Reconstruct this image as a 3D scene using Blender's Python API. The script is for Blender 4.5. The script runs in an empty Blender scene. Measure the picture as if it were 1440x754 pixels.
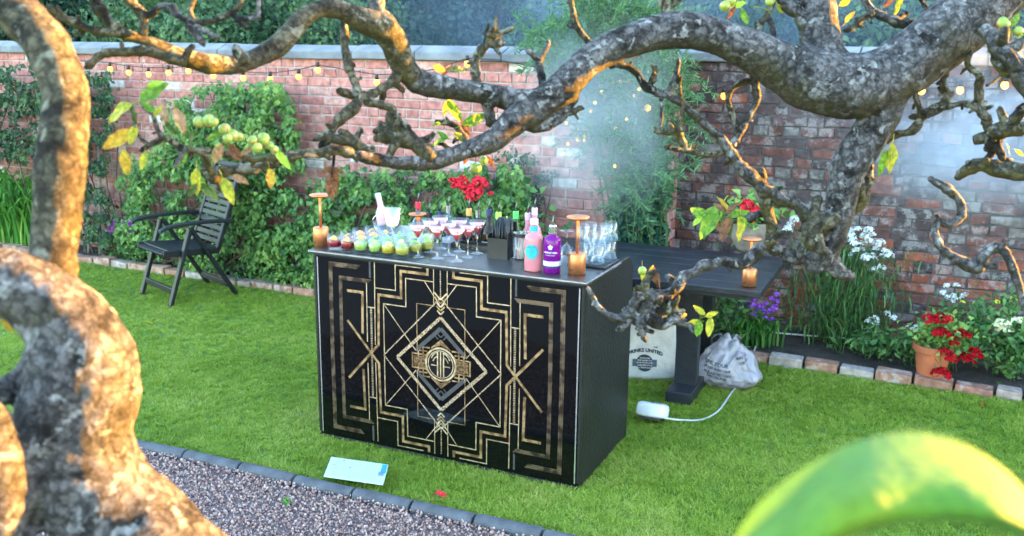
import bpy, bmesh, math, random
import numpy as np
from mathutils import Vector, Matrix, noise, Quaternion

random.seed(7)
rng = np.random.default_rng(7)
SC = bpy.context.scene
COL = SC.collection
R = math.radians

# ------------------------------------------------------------------ camera
F, PITCH, ROLL, CH = 1343.0, 0.2272, 0.0119, 2.0
FW = Vector((0, math.cos(PITCH), -math.sin(PITCH)))
R0, U0 = Vector((1, 0, 0)), Vector((0, math.sin(PITCH), math.cos(PITCH)))
RT = R0 * math.cos(ROLL) + U0 * math.sin(ROLL)
UP = -R0 * math.sin(ROLL) + U0 * math.cos(ROLL)
CAM = Vector((0, 0, CH))
cam = bpy.data.cameras.new('camera')
cam.sensor_width = 36.0
cam.lens = F / 1440 * 36.0
cam.clip_start, cam.clip_end = 0.02, 600
cam.dof.use_dof = True
cam.dof.focus_distance = 2.8
cam.dof.aperture_fstop = 8.0
co = bpy.data.objects.new('camera', cam)
M = Matrix((RT, UP, -FW)).transposed().to_4x4()
M.translation = CAM
co.matrix_world = M
COL.objects.link(co)
SC.camera = co

# ------------------------------------------------------------------ light
SUN_AZ, SUN_EL = 70.0, 6.3          # azimuth clockwise from the view direction (+y)
w = bpy.data.worlds.new('World')
SC.world = w
w.use_nodes = True
nt = w.node_tree
sky = nt.nodes.new('ShaderNodeTexSky')
sky.sky_type = 'NISHITA'
sky.sun_disc = False
sky.sun_elevation = R(SUN_EL)
sky.sun_rotation = R(SUN_AZ)
sky.air_density, sky.dust_density, sky.ozone_density = 1.0, 0.6, 1.5
nt.nodes['Background'].inputs['Strength'].default_value = 0.15
nt.links.new(sky.outputs[0], nt.nodes['Background'].inputs[0])
sd = bpy.data.lights.new('sun', 'SUN')
sd.energy = 4.0
sd.angle = R(0.6)
sd.color = (1.0, 0.43, 0.03)
so = bpy.data.objects.new('sun', sd)
sv = Vector((math.sin(R(SUN_AZ)) * math.cos(R(SUN_EL)), math.cos(R(SUN_AZ)) * math.cos(R(SUN_EL)), math.sin(R(SUN_EL))))
so.rotation_euler = sv.to_track_quat('Z', 'Y').to_euler()
so.location = sv * 30
COL.objects.link(so)
vs = SC.view_settings
vs.view_transform = 'Standard'
vs.look = 'None'
vs.exposure = 4.4
vs.gamma = 1.0
SC.cycles.use_denoising = True
SC.cycles.max_bounces = 10
SC.cycles.transparent_max_bounces = 16
SC.cycles.volume_step_rate = 2.0
SC.cycles.volume_bounces = 1
SC.cycles.sample_clamp_indirect = 6.0

# ------------------------------------------------------------------ pixel geometry of the photograph (1440 x 754)
def ray(x, y): return FW + RT * ((x - 720) / F) + UP * ((377 - y) / F)
def P(x, y, d): return CAM + ray(x, y) * d
def G(x, y, z=0.0):
    v = ray(x, y)
    return CAM + v * ((z - CH) / v.z)
def PX(r_px, d): return r_px * d / F

# ------------------------------------------------------------------ materials
MATS = {}
def _mat(name):
    m = bpy.data.materials.new(name)
    m.use_nodes = True
    b = m.node_tree.nodes['Principled BSDF']
    return m, m.node_tree, b
def N(t, typ, **kw):
    n = t.nodes.new(typ)
    for k, v in kw.items():
        if k in n.inputs.keys(): n.inputs[k].default_value = v
        else: setattr(n, k, v)
    return n
def ramp(t, stops, interp='LINEAR'):
    n = t.nodes.new('ShaderNodeValToRGB')
    cr = n.color_ramp
    cr.interpolation = interp
    while len(cr.elements) < len(stops): cr.elements.new(0.5)
    for e, (p, c) in zip(cr.elements, stops):
        e.position = p
        e.color = (c[0], c[1], c[2], 1) if hasattr(c, '__len__') else (c, c, c, 1)
    return n
def mat(name, c1, c2=None, scale=8.0, rough=0.6, metal=0.0, bump=0.0, bscale=None, detail=5.0, coords='Object', lo=0.35, hi=0.65, spec=0.5, dist=0.01):
    if name in MATS: return MATS[name]
    m, t, b = _mat(name)
    b.inputs['Roughness'].default_value = rough
    b.inputs['Metallic'].default_value = metal
    b.inputs['Specular IOR Level'].default_value = spec
    tc = N(t, 'ShaderNodeTexCoord')
    if c2 is None: c2 = tuple(v * 0.8 for v in c1)
    nz = N(t, 'ShaderNodeTexNoise', Scale=scale, Detail=detail)
    t.links.new(tc.outputs[coords], nz.inputs['Vector'])
    cr = ramp(t, [(lo, c1), (hi, c2)])
    t.links.new(nz.outputs['Fac'], cr.inputs[0])
    t.links.new(cr.outputs[0], b.inputs['Base Color'])
    if bump:
        n2 = N(t, 'ShaderNodeTexNoise', Scale=bscale or scale * 4, Detail=6.0)
        t.links.new(tc.outputs[coords], n2.inputs['Vector'])
        bp = N(t, 'ShaderNodeBump', Strength=bump, Distance=dist)
        t.links.new(n2.outputs['Fac'], bp.inputs['Height'])
        t.links.new(bp.outputs[0], b.inputs['Normal'])
    MATS[name] = m
    return m
def glass(name, col=(1, 1, 1), rough=0.0, ior=1.45):
    m, t, b = _mat(name)
    b.inputs['Base Color'].default_value = (*col, 1)
    b.inputs['Transmission Weight'].default_value = 1.0
    b.inputs['Roughness'].default_value = rough
    b.inputs['IOR'].default_value = ior
    MATS[name] = m
    return m
def emit(name, col, s):
    m, t, b = _mat(name)
    b.inputs['Base Color'].default_value = (*col, 1)
    b.inputs['Emission Color'].default_value = (*col, 1)
    b.inputs['Emission Strength'].default_value = s
    MATS[name] = m
    return m
def foliage(name, stops, rough=0.5, trans=0.35, attr='tint', patch=False):
    """leaf stuff: each leaf's own tint (0..1) picks from the ramp; part of the light passes through"""
    m, t, b = _mat(name)
    at = N(t, 'ShaderNodeAttribute', attribute_name=attr)
    cr = ramp(t, stops)
    if patch:
        pa = N(t, 'ShaderNodeAttribute', attribute_name='patch'); pa.attribute_type = 'INSTANCER'
        sm_ = N(t, 'ShaderNodeMath', operation='ADD'); t.links.new(at.outputs['Fac'], sm_.inputs[0]); t.links.new(pa.outputs['Fac'], sm_.inputs[1]); t.links.new(sm_.outputs[0], cr.inputs[0])
    else: t.links.new(at.outputs['Fac'], cr.inputs[0])
    t.links.new(cr.outputs[0], b.inputs['Base Color'])
    b.inputs['Roughness'].default_value = rough
    b.inputs['Specular IOR Level'].default_value = 0.35
    tr = N(t, 'ShaderNodeBsdfTranslucent')
    t.links.new(cr.outputs[0], tr.inputs['Color'])
    mx = N(t, 'ShaderNodeMixShader')
    mx.inputs[0].default_value = trans
    out = t.nodes['Material Output']
    t.links.new(b.outputs[0], mx.inputs[1]); t.links.new(tr.outputs[0], mx.inputs[2])
    t.links.new(mx.outputs[0], out.inputs['Surface'])
    MATS[name] = m
    return m
def brick_mat(name, lichen, lichen_col, attr=None):
    """fired clay: the brick's own colour (object colour, or the colour attribute of joined bricks), mottled and lichened"""
    m, t, b = _mat(name)
    if attr: src = N(t, 'ShaderNodeAttribute', attribute_name=attr).outputs['Color']
    else: src = N(t, 'ShaderNodeObjectInfo').outputs['Color']
    geo = N(t, 'ShaderNodeNewGeometry')
    n1 = N(t, 'ShaderNodeTexNoise', Scale=22.0, Detail=6.0)
    n2 = N(t, 'ShaderNodeTexNoise', Scale=9.0, Detail=8.0, Roughness=0.7)
    n3 = N(t, 'ShaderNodeTexNoise', Scale=90.0, Detail=4.0)
    for n in (n1, n2, n3): t.links.new(geo.outputs['Position'], n.inputs['Vector'])
    r1 = ramp(t, [(0.3, 0.55), (0.7, 1.25)])
    t.links.new(n1.outputs['Fac'], r1.inputs[0])
    mu = N(t, 'ShaderNodeMix', data_type='RGBA', blend_type='MULTIPLY')
    mu.inputs[0].default_value = 1.0
    t.links.new(src, mu.inputs[6]); t.links.new(r1.outputs[0], mu.inputs[7])
    r2 = ramp(t, [(lichen, 0.0), (lichen + 0.08, 1.0)])
    t.links.new(n2.outputs['Fac'], r2.inputs[0])
    mm = N(t, 'ShaderNodeMath', operation='MULTIPLY')
    t.links.new(r2.outputs[0], mm.inputs[0]); t.links.new(n3.outputs['Fac'], mm.inputs[1])
    mx = N(t, 'ShaderNodeMix', data_type='RGBA')
    t.links.new(mm.outputs[0], mx.inputs[0]); t.links.new(mu.outputs[2], mx.inputs[6])
    mx.inputs[7].default_value = (*lichen_col, 1)
    t.links.new(mx.outputs[2], b.inputs['Base Color'])
    b.inputs['Roughness'].default_value = 0.85
    bp = N(t, 'ShaderNodeBump', Strength=0.5, Distance=0.006)
    t.links.new(n1.outputs['Fac'], bp.inputs['Height'])
    t.links.new(bp.outputs[0], b.inputs['Normal'])
    MATS[name] = m
    return m
def bark_mat(name, light, dark, moss, pale):
    m, t, b = _mat(name)
    tc = N(t, 'ShaderNodeTexCoord')
    def nz(sc, det=6.0, ro=0.6, dis=0.0):
        n = N(t, 'ShaderNodeTexNoise', Scale=sc, Detail=det, Roughness=ro, Distortion=dis)
        t.links.new(tc.outputs['Object'], n.inputs['Vector'])
        return n
    a, c, d, e = nz(22, 9, 0.68, 0.5), nz(95, 8, 0.72), nz(11, 5), nz(42, 5, 0.6, 0.6)
    fl = nz(210, 4, 0.6)
    dv = N(t, 'ShaderNodeVectorMath', operation='MULTIPLY_ADD'); dv.inputs[1].default_value = (.03, .03, .03)
    t.links.new(c.outputs['Color'], dv.inputs[0]); t.links.new(tc.outputs['Object'], dv.inputs[2])
    vo = N(t, 'ShaderNodeTexVoronoi', feature='DISTANCE_TO_EDGE', Scale=70.0); t.links.new(dv.outputs[0], vo.inputs['Vector'])
    rv = ramp(t, [(0.0, 0.30), (0.10, 1.0)]); t.links.new(vo.outputs['Distance'], rv.inputs[0])
    r1 = ramp(t, [(0.40, dark), (0.53, light), (0.70, tuple(v * 1.35 for v in light))])
    t.links.new(a.outputs['Fac'], r1.inputs[0])
    r2 = ramp(t, [(0.33, 0.16), (0.52, 1.0), (.68, 1.5)])
    t.links.new(c.outputs['Fac'], r2.inputs[0])
    mu0 = N(t, 'ShaderNodeMix', data_type='RGBA', blend_type='MULTIPLY'); mu0.inputs[0].default_value = 0.9
    t.links.new(r1.outputs[0], mu0.inputs[6]); t.links.new(r2.outputs[0], mu0.inputs[7])
    mu = N(t, 'ShaderNodeMix', data_type='RGBA', blend_type='MULTIPLY'); mu.inputs[0].default_value = 0.75
    t.links.new(mu0.outputs[2], mu.inputs[6]); t.links.new(rv.outputs[0], mu.inputs[7])
    # pale lichen discs
    r3 = ramp(t, [(0.57, 0.0), (0.62, 0.85)])
    em_ = N(t, 'ShaderNodeMath', operation='MULTIPLY_ADD'); em_.inputs[1].default_value = .22; t.links.new(fl.outputs['Fac'], em_.inputs[0]); sb_ = N(t, 'ShaderNodeMath', operation='SUBTRACT'); sb_.inputs[1].default_value = .11; t.links.new(e.outputs['Fac'], sb_.inputs[0]); t.links.new(sb_.outputs[0], em_.inputs[2])
    t.links.new(em_.outputs[0], r3.inputs[0])
    m3 = N(t, 'ShaderNodeMix', data_type='RGBA'); m3.inputs[7].default_value = (*pale, 1)
    t.links.new(r3.outputs[0], m3.inputs[0]); t.links.new(mu.outputs[2], m3.inputs[6])
    # olive algae, more of it on undersides where bark stays damp
    geo = N(t, 'ShaderNodeNewGeometry')
    sx = N(t, 'ShaderNodeSeparateXYZ'); t.links.new(geo.outputs['Normal'], sx.inputs[0])
    ma = N(t, 'ShaderNodeMath', operation='MULTIPLY_ADD'); ma.inputs[1].default_value = -0.30; ma.inputs[2].default_value = 0.02
    t.links.new(sx.outputs['Z'], ma.inputs[0])
    ad = N(t, 'ShaderNodeMath', operation='ADD'); t.links.new(ma.outputs[0], ad.inputs[0]); t.links.new(d.outputs['Fac'], ad.inputs[1])
    r4 = ramp(t, [(0.50, 0.0), (0.72, 0.85)]); t.links.new(ad.outputs[0], r4.inputs[0])
    m4 = N(t, 'ShaderNodeMix', data_type='RGBA'); m4.inputs[7].default_value = (*moss, 1)
    t.links.new(r4.outputs[0], m4.inputs[0]); t.links.new(m3.outputs[2], m4.inputs[6])
    t.links.new(m4.outputs[2], b.inputs['Base Color'])
    b.inputs['Roughness'].default_value = 0.85
    b.inputs['Specular IOR Level'].default_value = 0.25
    s = N(t, 'ShaderNodeMath', operation='ADD'); t.links.new(a.outputs['Fac'], s.inputs[0]); t.links.new(c.outputs['Fac'], s.inputs[1])
    s2 = N(t, 'ShaderNodeMath', operation='MULTIPLY_ADD'); s2.inputs[1].default_value = .45; t.links.new(rv.outputs[0], s2.inputs[0]); t.links.new(s.outputs[0], s2.inputs[2]); s = s2
    bp = N(t, 'ShaderNodeBump', Strength=1.0, Distance=0.010)
    t.links.new(s.outputs[0], bp.inputs['Height']); t.links.new(bp.outputs[0], b.inputs['Normal'])
    MATS[name] = m
    return m

# ------------------------------------------------------------------ object helpers
XF = {}
def thing(name, label, cat, loc=(0, 0, 0), rz=0.0, group=None, kind=None):
    o = bpy.data.objects.new(name, None)
    o.empty_display_size = 0.1
    COL.objects.link(o)
    o.location = loc
    o.rotation_euler = (0, 0, rz)
    XF[o.name] = Matrix.Translation(Vector(loc)) @ Matrix.Rotation(rz, 4, 'Z')
    tag(o, label, cat, group, kind)
    return o
def tag(o, label=None, cat=None, group=None, kind=None):
    if label: o['label'] = label
    if cat: o['category'] = cat
    if group: o['group'] = group
    if kind: o['kind'] = kind
    return o
def link(o, parent=None, world=True):
    COL.objects.link(o)
    if parent is not None:
        o.parent = parent
        if world:
            r = XF.get(parent.name)
            if r is None:
                r = Matrix.Identity(4)
            o.matrix_parent_inverse = r.inverted()
    return o
def mobj(name, verts, faces, m, parent=None, world=True, smooth=False, bevel=0.0, attrs=None, segs=2):
    me = bpy.data.meshes.new(name)
    me.from_pydata([tuple(v) for v in verts], [], faces)
    return mfin(name, me, m, parent, world, smooth, bevel, attrs, segs)
def mfin(name, me, m, parent=None, world=True, smooth=False, bevel=0.0, attrs=None, segs=2):
    if smooth: me.polygons.foreach_set('use_smooth', [True] * len(me.polygons))
    me.materials.append(m)
    if attrs:
        for k, a in attrs.items():
            if a.ndim == 1:
                at = me.attributes.new(k, 'FLOAT', 'POINT'); at.data.foreach_set('value', a.astype(np.float32))
            else:
                at = me.attributes.new(k, 'FLOAT_COLOR', 'POINT'); at.data.foreach_set('color', a.astype(np.float32).ravel())
    me.update()
    o = bpy.data.objects.new(name, me)
    link(o, parent, world)
    # a sub-part keeps world placement too: children of meshes that sit at identity under the same root
    if parent is not None and parent.type == 'MESH' and world:
        root = parent
        while root.parent is not None: root = root.parent
        o.matrix_parent_inverse = Matrix.Identity(4)
        if parent.name in XFM:
            o.matrix_parent_inverse = XFM[parent.name].inverted()
    if bevel:
        b = o.modifiers.new('bevel', 'BEVEL'); b.width = bevel; b.segments = segs; b.limit_method = 'ANGLE'
    return o
XFM = {}
def npmesh(name, V, Fc, n):
    """fast mesh: V (k,3) array, Fc (m,n) index array"""
    me = bpy.data.meshes.new(name)
    me.vertices.add(len(V)); me.vertices.foreach_set('co', V.astype(np.float32).ravel())
    me.loops.add(Fc.size); me.loops.foreach_set('vertex_index', Fc.astype(np.int32).ravel())
    me.polygons.add(len(Fc))
    me.polygons.foreach_set('loop_start', np.arange(0, Fc.size, n, dtype=np.int32))
    me.polygons.foreach_set('loop_total', np.full(len(Fc), n, dtype=np.int32))
    me.update(calc_edges=True)
    return me
class MB:
    def __init__(s): s.v, s.f = [], []
    def add(s, v, f):
        k = len(s.v); s.v += [Vector(p) for p in v]; s.f += [tuple(i + k for i in q) for q in f]; return s
    def box(s, c, d, rot=None):
        x, y, z = (q / 2 for q in d)
        v = [Vector((sx * x, sy * y, sz * z)) for sz in (-1, 1) for sy in (-1, 1) for sx in (-1, 1)]
        if rot is not None: v = [rot @ p for p in v]
        c = Vector(c)
        return s.add([p + c for p in v], [(0, 2, 3, 1), (4, 5, 7, 6), (0, 1, 5, 4), (2, 6, 7, 3), (0, 4, 6, 2), (1, 3, 7, 5)])
    def bar(s, a, b, wd, hd, up=(0, 0, 1)):
        a, b = Vector(a), Vector(b)
        d = (b - a); L = d.length; d.normalize()
        x = d.cross(Vector(up))
        if x.length < 1e-4: x = d.cross(Vector((0, 1, 0)))
        x.normalize(); z = x.cross(d)
        return s.box((a + b) / 2, (wd, L, hd), Matrix((x, d, z)).transposed())
    def tube(s, pts, rad, n=8, cap=True):
        pts = [Vector(p) for p in pts]
        if not hasattr(rad, '__len__'): rad = [rad] * len(pts)
        k = len(s.v); prev = None
        for i, p in enumerate(pts):
            d = (pts[min(i + 1, len(pts) - 1)] - pts[max(i - 1, 0)]).normalized()
            if prev is None:
                x = d.orthogonal().normalized()
            else:
                x = (prev - d * prev.dot(d)).normalized()
            prev = x; y = d.cross(x)
            for j in range(n):
                a = 2 * math.pi * j / n
                s.v.append(p + (x * math.cos(a) + y * math.sin(a)) * rad[i])
        for i in range(len(pts) - 1):
            for j in range(n):
                a, b = k + i * n + j, k + i * n + (j + 1) % n
                s.f.append((a, b, b + n, a + n))
        if cap:
            s.f.append(tuple(k + j for j in range(n))[::-1])
            s.f.append(tuple(k + (len(pts) - 1) * n + j for j in range(n)))
        return s
    def lathe(s, prof, c=(0, 0, 0), n=20, M3=None):
        k = len(s.v); c = Vector(c)
        for r, z in prof:
            for j in range(n):
                a = 2 * math.pi * j / n
                q = Vector((r * math.cos(a), r * math.sin(a), z))
                s.v.append((M3 @ q if M3 is not None else q) + c)
        for i in range(len(prof) - 1):
            for j in range(n):
                a, b = k + i * n + j, k + i * n + (j + 1) % n
                s.f.append((a, b, b + n, a + n))
        if prof[0][0] > 0: s.f.append(tuple(k + j for j in range(n))[::-1])
        if prof[-1][0] > 0: s.f.append(tuple(k + (len(prof) - 1) * n + j for j in range(n)))
        return s
    def build(s, name, m, parent=None, world=True, smooth=False, bevel=0.0, attrs=None, segs=2):
        return mobj(name, s.v, s.f, m, parent, world, smooth, bevel, attrs, segs)
def sph(c, r, sub=2, sq=(1, 1, 1)):
    bm = bmesh.new(); bmesh.ops.create_icosphere(bm, subdivisions=sub, radius=1)
    v = [Vector((p.co.x * sq[0], p.co.y * sq[1], p.co.z * sq[2])) * r + Vector(c) for p in bm.verts]
    f = [tuple(q.index for q in fc.verts) for fc in bm.faces]
    bm.free(); return v, f
def text_mesh(s, size, bold=0.0, extr=0.0, align='CENTER'):
    cu = bpy.data.curves.new('lettering', 'FONT'); cu.body = s; cu.size = size; cu.align_x = align; cu.align_y = 'CENTER'
    cu.offset = bold; cu.extrude = extr; cu.resolution_u = 2
    ob = bpy.data.objects.new('lettering', cu); COL.objects.link(ob)
    dg = bpy.context.evaluated_depsgraph_get()
    me = bpy.data.meshes.new_from_object(ob.evaluated_get(dg))
    bpy.data.objects.remove(ob)
    return me
def copy_part(o, parent):
    c = o.copy(); COL.objects.link(c); c.parent = parent; return c
def copy_thing(root, loc, label=None, rz=None, group=None):
    r = root.copy(); COL.objects.link(r); r.location = loc
    if rz is not None: r.rotation_euler = (0, 0, rz)
    if label: r['label'] = label
    if group: r['group'] = group
    for ch in list(root.children):
        c = copy_part(ch, r)
        for g in list(ch.children): copy_part(g, c)
    return r

def leaf_cloud(pts, dirs, nrm, length, width, fold=0.25, tint=None):
    """pts,dirs,nrm (n,3); a folded 4-point leaf each. returns V,F,tint"""
    n = len(pts)
    dirs = dirs / np.linalg.norm(dirs, axis=1, keepdims=True)
    side = np.cross(dirs, nrm); side /= np.linalg.norm(side, axis=1, keepdims=True) + 1e-9
    nn = np.cross(side, dirs)
    L = np.asarray(length).reshape(-1, 1) * np.ones((n, 1)); Wd = np.asarray(width).reshape(-1, 1) * np.ones((n, 1))
    b = pts; tip = pts + dirs * L - nn * L * 0.12
    l = pts + dirs * L * 0.45 + side * Wd * 0.5 + nn * Wd * fold
    r = pts + dirs * L * 0.45 - side * Wd * 0.5 + nn * Wd * fold
    V = np.stack([b, r, tip, l], 1).reshape(-1, 3)
    k = np.arange(n)[:, None] * 4
    Fc = np.concatenate([k + np.array([[0, 1, 2]]), k + np.array([[0, 2, 3]])], 0)
    if tint is None: tint = rng.random(n)
    return V, Fc, np.repeat(tint, 4)
def leaf_obj(name, data, m, parent, kind=None):
    V = np.concatenate([d[0] for d in data]); off = 0; Fs = []
    for d in data: Fs.append(d[1] + off); off += len(d[0])
    me = npmesh(name, V, np.concatenate(Fs), 3)
    o = mfin(name, me, m, parent, True, False, 0, {'tint': np.concatenate([d[2] for d in data])})
    if kind: o['kind'] = kind
    return o
def rnd_dirs(n, bias=(0, 0, 0), amt=1.0):
    d = rng.normal(size=(n, 3)); d /= np.linalg.norm(d, axis=1, keepdims=True)
    return d * amt + np.array(bias)

# ================================================================== SETTING
# wall line: direction along the wall (left to right, coming nearer), and outward normal (towards the lawn)
WY = 0.4475
WA = Vector((math.cos(WY), -math.sin(WY), 0)); WN = Vector((-math.sin(WY), -math.cos(WY), 0))
E0 = Vector((0, 6.735, 0))                      # a point of the brick edging's front line
def wline(s, t, z=0.0): return E0 + WA * s - WN * t + Vector((0, 0, z))     # s along, t behind the edging
def wplane(x, y, t):
    """photo pixel -> point on the vertical plane t behind the edging"""
    v = ray(x, y); o = wline(0, t)
    return CAM + v * ((o - CAM).dot(WN) / v.dot(WN))
def ws(p): return (p - E0).dot(WA)
TL, TR = 0.45, 0.92                              # left wall and set-back right wall
# kerb line of the gravel path
KP = [G(*p) for p in ((20, 594), (100, 611), (180, 627), (262, 643), (340, 661), (415, 679), (498, 698), (580, 716), (668, 736), (764, 757))]
k_dir = (KP[-1] - KP[-2]); KP += [KP[-1] + k_dir * i for i in (1, 2, 3, 4, 5, 6, 20, 40)]
k_dir = (KP[0] - KP[1]); KP = [KP[0] + k_dir * i for i in (6, 5, 4, 3, 2, 1)] + KP
kx = np.array([p.x for p in KP]); ky = np.array([p.y for p in KP])
def kerb_y(x): return np.interp(x, kx, ky)

m_ground = mat('ground_soil', (0.05, 0.07, 0.025), (0.03, 0.04, 0.015), 2, 0.9)
m_lawn = mat('lawn_turf', (0.085, 0.165, 0.012), (0.050, 0.105, 0.010), 3.0, 0.9, bump=0.6, bscale=120)
m_soil = mat('bed_soil', (0.045, 0.034, 0.028), (0.018, 0.013, 0.011), 9, 0.95, bump=0.9, bscale=50, dist=0.02)
m_gravelbed = mat('gravel_base', (0.20, 0.15, 0.15), (0.10, 0.075, 0.075), 60, 0.9, bump=0.8, bscale=150)
def sheet(name, pts, z, m):
    o = mobj(name, [(p[0], p[1], z) for p in pts], [tuple(range(len(pts)))], m)
    return tag(o, kind='structure')
sheet('ground', [(-150, -150), (150, -150), (150, 150), (-150, 150)], -0.03, m_ground)
eL, eR = wline(-14, 0.02), wline(20, 0.02)
sheet('lawn', [(p.x, p.y) for p in KP] + [(eR.x, eR.y), (eL.x, eL.y)], 0.0, m_lawn)
sheet('gravel_path', [(KP[-1].x, KP[-1].y - 5), (KP[-1].x, KP[-1].y), *[(p.x, p.y) for p in KP[::-1]], (KP[0].x, KP[0].y - 5)], -0.008, m_gravelbed)
bL, bR = wline(-14, 1.2), wline(20, 1.2)
sheet('flower_bed_soil', [(eL.x, eL.y), (eR.x, eR.y), (bR.x, bR.y), (bL.x, bL.y)], 0.035, m_soil)

# ---- kerb of rounded grey concrete edging blocks
m_kerb = mat('kerb_concrete', (0.075, 0.080, 0.095), (0.042, 0.045, 0.056), 14, 0.8, bump=0.35, bscale=160)
kerb = thing('path_kerb', 'row of grey round topped concrete edging blocks between lawn and gravel', 'kerb', KP[8])
del kerb['category']; del kerb['label']
kerb['kind'] = 'structure'
for i in range(len(KP) - 1):
    a, b = KP[i], KP[i + 1]
    d = (b - a).normalized(); sd_ = Vector((d.y, -d.x, 0))
    if random.random() < 0.9: a = a + d * 0.006; b = b - d * 0.006
    mb = MB(); n = 8; prof = [(-0.036, -0.05)] + [(-0.036 * math.cos(math.pi * j / n), 0.014 + 0.028 * math.sin(math.pi * j / n)) for j in range(n + 1)] + [(0.036, -0.05)]
    dz = random.uniform(-0.006, 0.004); dw = random.uniform(-0.005, 0.005)
    v = []
    for q in (a, b): v += [q + sd_ * (x + dw) + Vector((0, 0, z + dz)) for x, z in prof]
    k = len(prof)
    f = [(j, j + 1, k + j + 1, k + j) for j in range(k - 1)] + [tuple(range(k))[::-1], tuple(range(k, 2 * k))]
    mb.add(v, f); mb.build('edging_block', m_kerb, kerb, bevel=0.006)

# ---- brick edging of the bed
m_ebrick = brick_mat('edging_brick', 0.52, (0.42, 0.38, 0.36))
edging = thing('bed_edging', 'row', 'x', wline(0, 0)); del edging['category']; del edging['label']; edging['kind'] = 'structure'
s = -9.0; k = 0
while s < 4.6:
    L = random.choice((0.215, 0.22, 0.225, 0.21)) if random.random() < 0.8 else 0.15
    c = wline(s + L / 2, 0.055 + random.uniform(-0.012, 0.012), 0.004 + random.uniform(-0.012, 0.010))
    rot = Matrix.Rotation(-WY + random.uniform(-0.05, 0.05), 3, 'Z') @ Matrix.Rotation(random.uniform(-0.05, 0.05), 3, 'Y')
    mb = MB().box((0, 0, 0), (L - 0.012, 0.105, 0.11), rot)
    for v in mb.v: v += Vector((random.uniform(-1, 1), random.uniform(-1, 1), random.uniform(-1, 1))) * 0.004
    o = mb.build('brick', m_ebrick, None, bevel=0.007)
    o.location = c; o.parent = edging; o.matrix_parent_inverse = XF[edging.name].inverted()
    o.color = (*random.choice([(0.27, 0.135, 0.09), (0.28, 0.21, 0.18), (0.29, 0.17, 0.12), (0.24, 0.11, 0.075), (0.30, 0.25, 0.225)]), 1)
    s += L + 0.004

# ---- brick walls
m_bl, m_bl_a = brick_mat('pink_brick', 0.60, (0.55, 0.45, 0.42)), brick_mat('pink_brick_mass', 0.60, (0.55, 0.45, 0.42), 'bcol')
m_br, m_br_a = brick_mat('dark_brick', 0.50, (0.27, 0.25, 0.25)), brick_mat('dark_brick_mass', 0.50, (0.27, 0.25, 0.25), 'bcol')
m_mort_l = mat('pale_lime_mortar', (0.44, 0.36, 0.34), (0.30, 0.235, 0.22), 12, 0.95, bump=0.6, bscale=90)
m_mort_r = mat('dark_mortar', (0.10, 0.085, 0.085), (0.045, 0.04, 0.04), 12, 0.95, bump=0.6, bscale=90)
m_cope = mat('coping_stone', (0.20, 0.21, 0.23), (0.11, 0.115, 0.13), 5, 0.9, bump=0.5, bscale=60)
def brick_verts(L, H, D, jit, c):
    """front face chamfered; local x along, y into the wall, z up"""
    e = 0.006
    o = [(-L / 2, 0.004, -H / 2), (L / 2, 0.004, -H / 2), (L / 2, 0.004, H / 2), (-L / 2, 0.004, H / 2)]
    i = [(-L / 2 + e, -0.001, -H / 2 + e), (L / 2 - e, -0.001, -H / 2 + e), (L / 2 - e, -0.001, H / 2 - e), (-L / 2 + e, -0.001, H / 2 - e)]
    b = [(x, D, z) for x, y, z in o]
    v = [Vector(p) for p in i + o + b]
    for p in v[:8]: p += Vector((random.uniform(-1, 1) * jit, random.uniform(-1, 0.6) * jit, random.uniform(-1, 1) * jit))
    return v
BF = [(0, 1, 2, 3)] + [(4 + j, 4 + (j + 1) % 4, (j + 1) % 4, j) for j in range(4)] + [(8 + j, 8 + (j + 1) % 4, 4 + (j + 1) % 4, 4 + j) for j in range(4)]
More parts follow.
